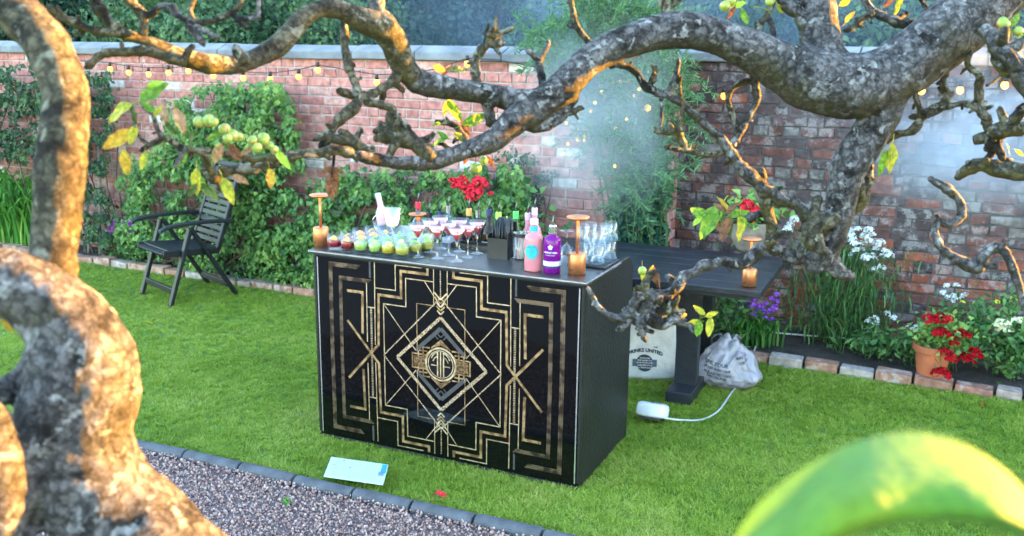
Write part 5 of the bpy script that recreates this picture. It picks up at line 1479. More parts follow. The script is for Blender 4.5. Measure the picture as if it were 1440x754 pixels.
# seat: slats with a rolled front
for k in range(9):
    x = .285 - k * .050; z = .432 - .03 * (k / 8) - (.018 if k == 0 else 0)
    C(MB().box((x, 0, z), (.046, .46, .022), Matrix.Rotation(.35 if k == 0 else .03, 3, 'Y')), 'seat_slat', .008)
for sy in (-1, 1): C(MB().bar((.30, sy * .232, .415), (-.15, sy * .222, .385), .028, .05, (0, 0, 1)), 'seat_rail')
for k in range(13):
    u = (k + .6) / 13.6; a = Vector((-.165, 0, .42)).lerp(Vector((-.425, 0, 1.09)), u)
    C(MB().box(a, (.016, .40, .040), Matrix.Rotation(-.366, 3, 'Y')), 'back_slat', .004)
C(MB().box((-.432, 0, 1.108), (.036, .445, .06), Matrix.Rotation(-.366, 3, 'Y')), 'top_rail', .012)
C(MB().box((-.150, 0, .385), (.030, .42, .05)), 'lower_rail', .006)

# ================================================================== APPLE TREES IN THE FOREGROUND
m_bark = bark_mat('apple_bark', (0.140, 0.133, 0.138), (0.016, 0.014, 0.013), (0.050, 0.044, 0.009), (0.33, 0.33, 0.33))
m_bark2 = bark_mat('mossy_apple_bark', (0.120, 0.106, 0.070), (0.018, 0.014, 0.008), (0.085, 0.070, 0.010), (0.27, 0.27, 0.21))
def spline(pts, step):
    """pts: (Vector, r). resampled Catmull-Rom"""
    out = []
    for i in range(len(pts) - 1):
        (p0, r0), (p1, r1), (p2, r2), (p3, r3) = pts[max(i - 1, 0)], pts[i], pts[i + 1], pts[min(i + 2, len(pts) - 1)]
        L = (p2 - p1).length; k = max(1, int(L / step))
        for j in range(k):
            t = j / k
            p = 0.5 * ((2 * p1) + (p2 - p0) * t + (2 * p0 - 5 * p1 + 4 * p2 - p3) * t * t + (3 * p1 - p0 - 3 * p2 + p3) * t ** 3)
            out.append((p, r1 + (r2 - r1) * (t * t * (3 - 2 * t))))
    return out + [pts[-1]]
def px_path(seq, d0, d1=None):
    """photo trace (x,y,r_px[,depth]) -> 3-D centre line with real radii"""
    n = len(seq); d1 = d0 if d1 is None else d1; out = []
    for i, q in enumerate(seq):
        d = q[3] if len(q) > 3 else d0 + (d1 - d0) * i / max(1, n - 1)
        out.append((P(q[0], q[1], d), PX(q[2], d)))
    return out
def limb_mesh(paths, voxel, lump, seed=0, fine=.0):
    """thick limbs grown together into one skin"""
    mb = MB()
    for pth in paths:
        sp = spline(pth, .012)
        # rounded ends
        mb.tube([p for p, r in sp], [r * (1 + .10 * noise.noise(p * 9 + Vector((seed, 0, 0)))) for p, r in sp], 18)
        for p, r in (sp[0], sp[-1]):
            v, f = sph(p, r * .97, 2); mb.add(v, f)
    me = bpy.data.meshes.new('limb'); me.from_pydata([tuple(v) for v in mb.v], [], mb.f)
    o = bpy.data.objects.new('limb', me); COL.objects.link(o)
    md = o.modifiers.new('r', 'REMESH'); md.mode = 'VOXEL'; md.voxel_size = voxel
    sm = o.modifiers.new('s', 'SMOOTH'); sm.iterations = 3; sm.factor = .5
    dg = bpy.context.evaluated_depsgraph_get(); res = bpy.data.meshes.new_from_object(o.evaluated_get(dg))
    bpy.data.objects.remove(o)
    nv = len(res.vertices); co_ = np.empty(nv * 3, np.float32); res.vertices.foreach_get('co', co_); co_ = co_.reshape(-1, 3)
    nr = np.array([tuple(v.normal) for v in res.vertices], np.float32)
    S = Vector((seed * 1.7, 2.1, 0))
    dsp = np.empty(nv, np.float32)
    for i in range(nv):
        c = Vector(co_[i]) + S
        dsp[i] = lump * (noise.noise(c * 14) * 1.0 + noise.noise(c * 34) * .55 + noise.noise(c * 80) * .40 + abs(noise.noise(c * 150)) * .35)
    res.vertices.foreach_set('co', (co_ + nr * dsp[:, None]).ravel()); res.update()
    return res
def twig_mesh(pth, seed=0, knob=.30, spurs=0, n=9):
    rd = random.Random(seed); mb = MB()
    rm = sum(r for _, r in pth) / len(pth)
    sp = spline(pth, max(.0035, rm * .55))
    pts_, rr = [], []
    for p, r in sp:
        k = noise.noise(p * (1.6 / max(rm, .002)) * .35 + Vector((seed, 0, 3))); k2 = noise.noise(p * 190 + Vector((0, seed, 0)))
        pts_.append(p + Vector((noise.noise(p * 45), noise.noise(p * 45 + Vector((5, 0, 0))), noise.noise(p * 45 + Vector((0, 9, 0))))) * rm * .45)
        rr.append(r * (1 + knob * k + knob * .55 * k2))
    rr[-1] *= .7
    mb.tube(pts_, rr, n)
    v, f = sph(pts_[-1], rr[-1] * .95, 1); mb.add(v, f)
    for i in range(spurs):                       # short fruiting spurs and knuckles
        j = rd.randrange(1, len(pts_) - 1); p, r = pts_[j], rr[j]
        d = Vector((rd.gauss(0, 1), rd.gauss(0, 1), rd.gauss(0.3, 1))).normalized(); L = r * rd.uniform(1.6, 3.2)
        a = p + d * L * .55 + Vector((rd.gauss(0, .2), 0, rd.gauss(0, .2))) * r; e = p + d * L
        mb.tube([p, a, e], [r * .7, r * rd.uniform(.45, .7), r * rd.uniform(.30, .55)], 7)
        v, f = sph(e, r * rd.uniform(.35, .55), 1); mb.add(v, f)
    # roughen
    for v in mb.v:
        nn = noise.noise(v * 260 + Vector((seed, 1, 0)))
        v += Vector((noise.noise(v * 300), noise.noise(v * 300 + Vector((7, 0, 0))), nn)) * rm * .16
    return mb
# ---- leaves and apples
def leaf_mat(name, c_in, c_mid, c_edge, tr=.45, ro=.42):
    m, t, b = _mat(name)
    tc = N(t, 'ShaderNodeTexCoord'); nz = N(t, 'ShaderNodeTexNoise', Scale=1.7, Detail=5.0, Roughness=.65)
    oi = N(t, 'ShaderNodeObjectInfo'); ad = N(t, 'ShaderNodeVectorMath', operation='ADD')
    t.links.new(tc.outputs['Object'], ad.inputs[0]); t.links.new(oi.outputs['Random'], ad.inputs[1]); t.links.new(ad.outputs[0], nz.inputs['Vector'])
    cr = ramp(t, [(.34, c_in), (.5, c_mid), (.64, c_edge)]); t.links.new(nz.outputs['Fac'], cr.inputs[0])
    wv = N(t, 'ShaderNodeTexNoise', Scale=7.0, Detail=3.0); t.links.new(ad.outputs[0], wv.inputs['Vector'])
    r2 = ramp(t, [(.4, .72), (.6, 1.1)]); t.links.new(wv.outputs['Fac'], r2.inputs[0])
    mu = N(t, 'ShaderNodeMix', data_type='RGBA', blend_type='MULTIPLY'); mu.inputs[0].default_value = 1
    t.links.new(cr.outputs[0], mu.inputs[6]); t.links.new(r2.outputs[0], mu.inputs[7]); t.links.new(mu.outputs[2], b.inputs['Base Color'])
    b.inputs['Roughness'].default_value = ro
    bp = N(t, 'ShaderNodeBump', Strength=.5, Distance=.02); t.links.new(wv.outputs['Fac'], bp.inputs['Height']); t.links.new(bp.outputs[0], b.inputs['Normal'])
    trn = N(t, 'ShaderNodeBsdfTranslucent'); t.links.new(mu.outputs[2], trn.inputs['Color'])
    mx = N(t, 'ShaderNodeMixShader'); mx.inputs[0].default_value = tr
    t.links.new(b.outputs[0], mx.inputs[1]); t.links.new(trn.outputs[0], mx.inputs[2]); t.links.new(mx.outputs[0], t.nodes['Material Output'].inputs['Surface'])
    MATS[name] = m; return m
LM = {'g': leaf_mat('apple_leaf_green', (0.06, 0.17, 0.015), (0.15, 0.30, 0.02), (0.24, 0.36, 0.03)),
      'y': leaf_mat('apple_leaf_yellowing', (0.24, 0.30, 0.02), (0.46, 0.42, 0.025), (0.58, 0.45, 0.04)),
      'o': leaf_mat('apple_leaf_orange', (0.42, 0.34, 0.03), (0.55, 0.32, 0.03), (0.28, 0.09, 0.02)),
      't': leaf_mat('apple_leaf_tan', (0.45, 0.28, 0.15), (0.30, 0.14, 0.06), (0.42, 0.36, 0.10)),
      'b': leaf_mat('apple_leaf_dead', (0.13, 0.045, 0.018), (0.22, 0.085, 0.03), (0.06, 0.022, 0.012), .25),
      'd': leaf_mat('apple_leaf_dark', (0.03, 0.075, 0.012), (0.075, 0.13, 0.02), (0.02, 0.02, 0.008), .3),
      'n': leaf_mat('apple_leaf_near', (0.21, 0.44, 0.05), (0.25, 0.48, 0.03), (0.32, 0.50, 0.02), .5, .75),
      'c': leaf_mat('apple_leaf_lime', (0.30, 0.50, 0.03), (0.42, 0.62, 0.05), (0.34, 0.54, 0.08), .55)}
def leaf_shape(curl, seed, width=.46, fold=.18, nu=10, nv=3):
    """unit leaf: stalk at origin, tip at x=1, faces +z"""
    rd = random.Random(seed); V, Fc = [], []
    for i in range(nu + 1):
        u = i / nu; wv = width * (math.sin(math.pi * min(1, u ** .85)) ** .75) * (1 - .15 * u) + .004
        for j in range(-nv, nv + 1):
            y = j / nv
            z = abs(y) * fold * wv - curl * u * u + .035 * math.sin(u * 11 + y * 3 + seed) * abs(y)
            V.append((u * (1 - .12 * curl * u), y * wv * (1 + .05 * math.sin(u * 23 + seed)), z))
    m_ = 2 * nv + 1
    for i in range(nu):
        for j in range(2 * nv): a = i * m_ + j; Fc.append((a, a + m_, a + m_ + 1, a + 1))
    k = len(V); V += [(-.28, -.016, .03), (-.28, .016, .03), (.02, .016, 0), (.02, -.016, 0)]; Fc.append((k, k + 3, k + 2, k + 1))
    return V, Fc
LSH = {}
def leaf(parent, x, y, length, ang, kind, d, face=None, curl=None, wmul=.78):
    """apple leaf centred on a traced spot; ang = direction of its tip (degrees, 0 = right, 90 = up)"""
    v = random.randrange(4); key = (kind, v)
    if key not in LSH:
        V, Fc = leaf_shape((.10, .30, .55, .20)[v], v, (.42, .46, .36, .50)[v] * .62)
        me = bpy.data.meshes.new('leaf'); me.from_pydata(V, [], Fc); me.polygons.foreach_set('use_smooth', [True] * len(me.polygons)); me.materials.append(LM[kind]); LSH[key] = me
    a = R(ang); dx = (RT * math.cos(a) + UP * math.sin(a) + FW * random.uniform(-.35, .35)).normalized()
    nn = (-FW + Vector((random.gauss(0, .45), random.gauss(0, .25), random.gauss(.25, .4)))) if face is None else face
    side = nn.cross(dx).normalized(); up_ = dx.cross(side)
    L = PX(length, d)
    o = bpy.data.objects.new('leaf', LSH[key]); COL.objects.link(o); o.parent = parent
    Mx = Matrix((dx * L, side * L * wmul, up_ * L)).transposed().to_4x4(); Mx.translation = P(x, y, d) - dx * L * .5
    o.matrix_parent_inverse = XF[parent.name].inverted(); o.matrix_basis = Mx
    return o
m_apple = None
def apple_mat():
    m, t, b = _mat('apple_skin'); tc = N(t, 'ShaderNodeTexCoord'); nz = N(t, 'ShaderNodeTexNoise', Scale=1.3, Detail=7.0, Roughness=.65); oi = N(t, 'ShaderNodeObjectInfo'); ad = N(t, 'ShaderNodeVectorMath', operation='ADD')
    t.links.new(tc.outputs['Object'], ad.inputs[0]); t.links.new(oi.outputs['Random'], ad.inputs[1]); t.links.new(ad.outputs[0], nz.inputs['Vector'])
    cr = ramp(t, [(.36, (.11, .20, .02)), (.50, (.24, .31, .04)), (.60, (.36, .20, .06)), (.70, (.10, .05, .02))]); t.links.new(nz.outputs['Fac'], cr.inputs[0]); t.links.new(cr.outputs[0], b.inputs['Base Color']); b.inputs['Roughness'].default_value = .35
    return m
m_apple = apple_mat()
_ap = MB().lathe([(.001, -.80), (.18, -.92), (.45, -.93), (.80, -.60), (1.0, -.05), (.98, .30), (.78, .70), (.45, .88), (.20, .84), (.001, .62)], n=18)
ap_me = bpy.data.meshes.new('apple'); ap_me.from_pydata([tuple(v) for v in _ap.v], [], _ap.f); ap_me.polygons.foreach_set('use_smooth', [True] * len(ap_me.polygons)); ap_me.materials.append(m_apple)
def apple(parent, x, y, r, d):
    o = bpy.data.objects.new('apple', ap_me); COL.objects.link(o); o.parent = parent; o.matrix_parent_inverse = XF[parent.name].inverted()
    s = PX(r * .84, d) * random.uniform(.85, 1.08); o.location = P(x, y, d); o.scale = (s, s, s * .92); o.rotation_euler = (random.uniform(-.9, .9), random.uniform(-.9, .9), random.uniform(0, 6))
    MB().tube([P(x, y, d) + Vector((0, 0, s * .5)), P(x, y - r * 1.7, d)], s * .10, 5).build('stalk', m_stem, parent)

# ---- tree 1: the forked limb and the long branch crossing the view
T1 = thing('apple_tree', 'old apple tree with lichened grey limbs forking over the lawn, leaves and green apples', 'tree', (1.90, 2.05, 0))
D = 1.50
A_r = [(Vector((1.90, 2.05, -.05)), .085), (Vector((1.89, 2.04, .6)), .075), (Vector((1.80, 1.98, 1.3)), .068), (Vector((1.60, 1.84, 1.95)), .062), (Vector((1.22, 1.62, 2.27)), .056), (P(1480, -60, D), PX(44, D))]
main = px_path([(1375, 12, 43), (1310, 66, 44), (1250, 106, 46), (1195, 122, 46), (1140, 112, 42), (1100, 95, 34), (1060, 74, 30), (1007, 51, 25), (965, 43, 25), (920, 47, 25), (882, 59, 24), (840, 79, 22.5), (812, 102, 22), (779, 131, 22), (746, 143, 17), (679, 131, 15.5), (613, 120, 16), (582, 113, 17.5)], D, 1.42)
up1 = px_path([(1180, 120, 40), (1158, 80, 31), (1152, 40, 29), (1146, 5, 28), (1138, -40, 28), (1128, -120, 27)], D, 1.52)
up1 = up1 + [(up1[-1][0] + Vector((-.05, .05, .45)), .022), (up1[-1][0] + Vector((-.12, .1, .85)), .010)]
dn = px_path([(1250, 120, 34), (1240, 162, 28), (1217, 196, 27), (1195, 233, 25), (1186, 267, 22), (1181, 295, 20), (1172, 325, 21), (1160, 350, 22), (1147, 372, 15)], D, 1.56)
st1 = px_path([(1160, 350, 18), (1172, 372, 14), (1184, 384, 10), (1197, 389, 7)], 1.56)
vert = px_path([(585, 114, 17), (572, 100, 19), (562, 80, 19.5), (553, 57, 20), (540, 40, 20), (520, 32, 18), (499, 24, 16), (478, 14, 13), (457, 11, 13), (432, 20, 14), (412, 42, 15.5), (395, 62, 15), (365, 79, 12.5), (340, 90, 13), (315, 92, 14), (290, 90, 14.5), (265, 82, 14), (240, 73, 12), (217, 61, 10), (184, 50, 9), (165, 44, 9)], 1.42, 1.12)
low = px_path([(772, 140, 19), (748, 153, 21), (722, 172, 20), (696, 196, 16), (663, 209, 14), (630, 221, 13), (597, 229, 12), (560, 229, 10), (530, 225, 9.5), (505, 219, 9)], 1.45, 1.32)
cdr = px_path([(735, 172, 10), (752, 180, 8), (769, 179, 7), (785, 168, 7), (797, 152, 8), (806, 138, 9)], 1.45)
me = limb_mesh([A_r + main, up1, dn, st1, low, cdr], .0042, .0030, 1)
mfin('limb', me, m_bark, T1, smooth=True)
me = limb_mesh([vert], .0042, .0026, 2)
mfin('limb', me, m_bark2, T1, smooth=True)
TW = [  # (depth0, depth1, spurs, mossy, trace)
 (1.12, 1.10, 1, 1, [(165, 44, 9), (154, 33, 9), (142, 16, 8.5), (133, -5, 8), (120, -60, 8)]),
 (1.15, 1.12, 2, 1, [(262, 86, 9), (234, 80, 7.5), (200, 72, 7), (167, 72, 6), (142, 79, 5.5), (122, 96, 6)]),
 (1.12, 1.08, 3, 1, [(167, 48, 8), (144, 47, 6), (117, 38, 6), (94, 27, 6.5), (78, 18, 6), (68, 10, 5)]),
 (1.13, 1.10, 1, 1, [(200, 48, 7), (203, 32, 7), (199, 18, 8), (187, 7, 6), (176, -6, 6), (168, -50, 6)]),
 (1.12, 1.10, 1, 0, [(202, 24, 6), (214, 18, 5), (224, 10, 4.5), (239, 10, 5), (250, 22, 5), (266, 32, 4.5), (287, 43, 4), (308, 54, 4)]),
 (1.10, 1.10, 1, 0, [(262, 30, 4.5), (270, 42, 5), (282, 54, 6), (287, 64, 4)]),
 (1.14, 1.14, 2, 1, [(278, -20, 4), (271, 4, 4), (267, 16, 4), (275, 31, 4), (295, 32, 4.5), (312, 25, 4.5), (329, 16, 4), (338, 3, 4), (345, -30, 4)]),
 (1.14, 1.14, 1, 0, [(328, 18, 4), (334, 28, 5), (346, 38, 4)]), (1.14, 1.14, 1, 0, [(335, 28, 4), (352, 27, 4), (364, 25, 3.5), (364, 10, 3), (362, -20, 3)]),
 (1.12, 1.12, 0, 1, [(345, 88, 8), (336, 76, 8), (331, 64, 4)]),
 (1.42, 1.42, 0, 0, [(540, 38, 12), (534, 15, 11), (528, -10, 11), (520, -70, 10)]),
 (1.32, 1.25, 4, 1, [(508, 220, 9), (490, 215, 8), (474, 212, 8), (452, 217, 7), (430, 216, 6.5), (405, 222, 7), (380, 232, 8.5), (355, 236, 9), (331, 239, 8), (307, 246, 7), (293, 251, 7.5)]),
 (1.25, 1.12, 4, 1, [(400, 222, 5), (370, 222, 6), (343, 222, 5), (315, 216, 4.5), (283, 213, 4.5), (259, 209, 4.5), (235, 196, 4.5), (219, 199, 4), (197, 213, 3.5)]),
 (1.20, 1.16, 2, 1, [(300, 246, 6), (292, 232, 5), (290, 220, 5), (278, 212, 4)]),
 (1.12, 1.10, 1, 0, [(228, 194, 4), (221, 180, 3.5), (214, 160, 3), (200, 150, 2.5)]), (1.12, 1.10, 0, 0, [(210, 205, 3), (196, 192, 2.5), (188, 172, 2.2)]), (1.12, 1.1, 1, 0, [(262, 208, 3), (255, 222, 3), (245, 235, 2.5)]),
 (1.36, 1.36, 5, 1, [(604, 222, 12), (588, 205, 12), (563, 196, 12.5), (545, 185, 10), (535, 173, 6)]),
 (1.36, 1.34, 2, 1, [(556, 190, 7), (549, 170, 6.5), (552, 153, 6), (540, 149, 6), (527, 145, 6), (514, 143, 6)]),
 (1.40, 1.34, 3, 1, [(562, 104, 9), (547, 117, 6.5), (526, 131, 6.5), (500, 138, 7), (486, 132, 6), (476, 125, 5)]),
 (1.38, 1.35, 2, 1, [(484, 12, 7), (484, 30, 6.5), (486, 56, 6.5), (488, 84, 6), (495, 106, 5.5), (501, 126, 7), (500, 148, 9), (482, 166, 8), (463, 188, 6), (449, 206, 5)]),
 (1.34, 1.32, 3, 1, [(524, 219, 8), (505, 206, 9), (490, 196, 8), (472, 194, 7), (456, 192, 6), (441, 196, 5)]),
 (1.43, 1.43, 3, 1, [(672, 128, 7), (669, 106, 7), (669, 86, 6), (681, 66, 6.5), (690, 50, 7), (706, 46, 5), (722, 40, 3.5)]), (1.43, 1.43, 2, 1, [(684, 60, 6), (698, 62, 7), (708, 62, 6)]), (1.43, 1.43, 1, 0, [(690, 50, 6), (680, 46, 4.5)]),
 (1.43, 1.44, 1, 0, [(684, 140, 8), (687, 155, 7.5), (692, 178, 8)]),
 (1.45, 1.45, 2, 0, [(764, 118, 7), (760, 102, 6), (756, 84, 5), (748, 76, 4), (741, 70, 3.5)]), (1.45, 1.45, 2, 0, [(757, 84, 5), (767, 70, 4), (772, 58, 3)]),
 (1.46, 1.46, 1, 1, [(832, 70, 5), (825, 56, 4.5), (810, 34, 5), (804, 12, 4.5), (800, -20, 4)]), (1.46, 1.46, 0, 0, [(812, 38, 4), (799, 36, 3.5)]),
 (1.45, 1.45, 3, 1, [(790, 160, 6), (805, 158, 4.5), (818, 150, 3.5)]),
 (1.48, 1.54, 3, 0, [(858, 92, 7), (875, 90, 5), (893, 102, 5), (908, 121, 6.5), (946, 138, 5.5), (979, 164, 5.5), (1013, 195, 6.5), (1037, 229, 9), (1068, 258, 9), (1099, 281, 9), (1123, 290, 8.5), (1142, 317, 9), (1160, 345, 10)]),
 (1.53, 1.54, 4, 1, [(1068, 262, 10), (1072, 278, 11), (1080, 295, 8), (1085, 325, 8), (1078, 345, 8)]),
 (1.52, 1.50, 2, 1, [(1027, 210, 5), (1000, 217, 4.5), (963, 212, 3.5), (936, 207, 3)]), (1.52, 1.50, 4, 1, [(962, 210, 4.5), (952, 186, 6), (938, 186, 4), (922, 186, 3.5)]), (1.50, 1.50, 2, 1, [(956, 186, 4), (959, 160, 3.5), (957, 136, 3.5), (953, 104, 3)]),
 (1.52, 1.52, 1, 0, [(1030, 205, 6), (1050, 168, 5.5), (1064, 143, 5), (1062, 128, 7), (1061, 100, 8)]), (1.52, 1.52, 2, 1, [(1036, 200, 5), (1037, 180, 5), (1027, 155, 4), (1025, 133, 4), (1040, 118, 4), (1058, 115, 4)]),
 (1.49, 1.49, 1, 1, [(912, 120, 5), (920, 108, 5), (922, 92, 3.5)]), (1.50, 1.50, 1, 0, [(936, 132, 4), (945, 118, 3.5), (952, 100, 3.5), (954, 82, 3)]), (1.5, 1.5, 0, 0, [(930, 132, 3), (930, 160, 2.5), (928, 182, 2.5)]),
 (1.56, 1.50, 4, 0, [(1150, 360, 11), (1134, 366, 9), (1098, 354, 8), (1077, 345, 8), (1062, 360, 9), (1044, 372, 8), (1012, 368, 7), (985, 377, 7.5), (958, 393, 8), (944, 411, 9), (913, 429, 10), (890, 448, 7), (868, 465, 5)]),
 (1.50, 1.50, 6, 0, [(930, 420, 8), (912, 416, 8), (896, 422, 8), (885, 440, 7), (870, 448, 5), (845, 436, 4.5), (836, 420, 4), (827, 404, 3.5)]),
 (1.50, 1.50, 6, 0, [(905, 430, 8), (915, 446, 9), (930, 456, 8), (946, 450, 8), (960, 456, 5), (974, 459, 4)]), (1.50, 1.50, 4, 0, [(900, 440, 9), (902, 455, 8), (905, 474, 5), (908, 480, 3)]), (1.50, 1.50, 3, 1, [(914, 425, 6), (907, 402, 6), (912, 390, 5), (920, 382, 4)]), (1.50, 1.50, 4, 1, [(938, 440, 7), (948, 432, 7), (950, 442, 6)]),
 (1.55, 1.52, 1, 0, [(1085, 300, 6), (1062, 303, 6), (1040, 308, 5.5), (1022, 312, 5)]),
 (1.54, 1.50, 4, 1, [(1244, 198, 7), (1262, 190, 6), (1282, 183, 6.5), (1304, 160, 7), (1324, 150, 6), (1332, 136, 5), (1325, 114, 4.5), (1332, 104, 3.5)]), (1.52, 1.50, 2, 1, [(1300, 165, 5), (1290, 145, 4), (1288, 122, 4)]),
 (1.52, 1.48, 3, 1, [(1308, 160, 6), (1330, 152, 5), (1352, 146, 4.5), (1373, 152, 4.5), (1392, 168, 5)]), (1.50, 1.46, 3, 1, [(1395, 200, 7), (1389, 175, 7), (1378, 150, 6), (1376, 127, 6.5), (1378, 106, 5), (1362, 92, 4.5), (1366, 74, 4)]),
 (1.40, 1.35, 3, 0, [(1384, 40, 9), (1402, 62, 12), (1421, 76, 14), (1440, 104, 15), (1475, 160, 16)]), (1.40, 1.38, 2, 1, [(1402, 64, 7), (1398, 82, 6), (1404, 94, 6), (1425, 106, 6)]), (1.40, 1.38, 0, 0, [(1440, 60, 3), (1415, 98, 3), (1388, 120, 3)]),
 (1.46, 1.38, 6, 1, [(1372, 197, 6), (1390, 192, 9), (1408, 184, 11), (1425, 182, 9), (1455, 176, 9), (1500, 170, 9)]), (1.44, 1.42, 5, 1, [(1398, 196, 8), (1404, 214, 6), (1410, 226, 5)]), (1.42, 1.40, 2, 0, [(1404, 190, 6), (1420, 170, 5), (1440, 150, 5), (1470, 130, 5)]),
 (1.46, 1.38, 4, 1, [(1347, 252, 5), (1358, 243, 8), (1374, 235, 10), (1398, 237, 11), (1440, 242, 13), (1500, 246, 14)]),
 (1.44, 1.40, 3, 0, [(1307, 249, 4), (1330, 265, 6.5), (1349, 284, 6.5), (1350, 305, 6.5), (1332, 314, 5), (1317, 311, 5), (1321, 344, 6), (1346, 365, 6.5), (1373, 378, 9), (1382, 362, 7), (1396, 350, 8), (1412, 352, 7), (1422, 372, 6), (1432, 400, 6), (1446, 440, 6), (1480, 470, 7)]),
 (1.55, 1.55, 3, 1, [(1192, 300, 8), (1207, 285, 12), (1214, 268, 10), (1222, 256, 6), (1226, 232, 4)]), (1.53, 1.50, 3, 1, [(1160, 330, 10), (1145, 320, 14), (1140, 335, 14), (1150, 350, 10)]),
 (1.55, 1.55, 2, 0, [(1300, 40, 7), (1284, 34, 6), (1262, 32, 7), (1240, 22, 6), (1222, 10, 5), (1210, -20, 5)]), (1.55, 1.55, 3, 1, [(1236, 16, 5), (1215, 26, 5), (1200, 38, 4), (1190, 44, 4)]), (1.55, 1.55, 0, 0, [(1305, 14, 3), (1296, 2, 3), (1285, -20, 3)]), (1.5, 1.5, 1, 0, [(1140, 40, 12), (1122, 20, 11), (1105, 2, 11), (1085, -40, 11)]),
 (1.5, 1.5, 3, 1, [(1062, 50, 5), (1070, 34, 4), (1080, 20, 4), (1088, 4, 3.5)]), (1.5, 1.5, 1, 0, [(1088, 64, 5), (1087, 40, 4), (1078, 22, 3.5)]), (1.47, 1.47, 3, 1, [(948, 24, 7), (935, 10, 6), (925, -8, 5)]), (1.47, 1.47, 2, 1, [(930, 28, 5), (938, 12, 5), (955, 2, 4)]),
 (1.46, 1.46, 2, 1, [(612, 172, 3.5), (628, 172, 4), (640, 178, 4), (652, 192, 5), (658, 205, 6)]), (1.46, 1.46, 1, 1, [(612, 200, 3), (626, 205, 4), (636, 215, 5)]),
 (1.34, 1.34, 0, 0, [(470, 214, 2.5), (469, 228, 2), (467, 245, 1.8)]),
]
for i, (d0, d1, sp_, mossy, tr) in enumerate(TW):
    rm = sum(q[2] for q in tr) / len(tr)
    twig_mesh(px_path(tr, d0, d1), i, .34 if rm < 9 else .2, sp_ * 2).build('branch', m_bark2 if mossy else m_bark, T1, smooth=True)
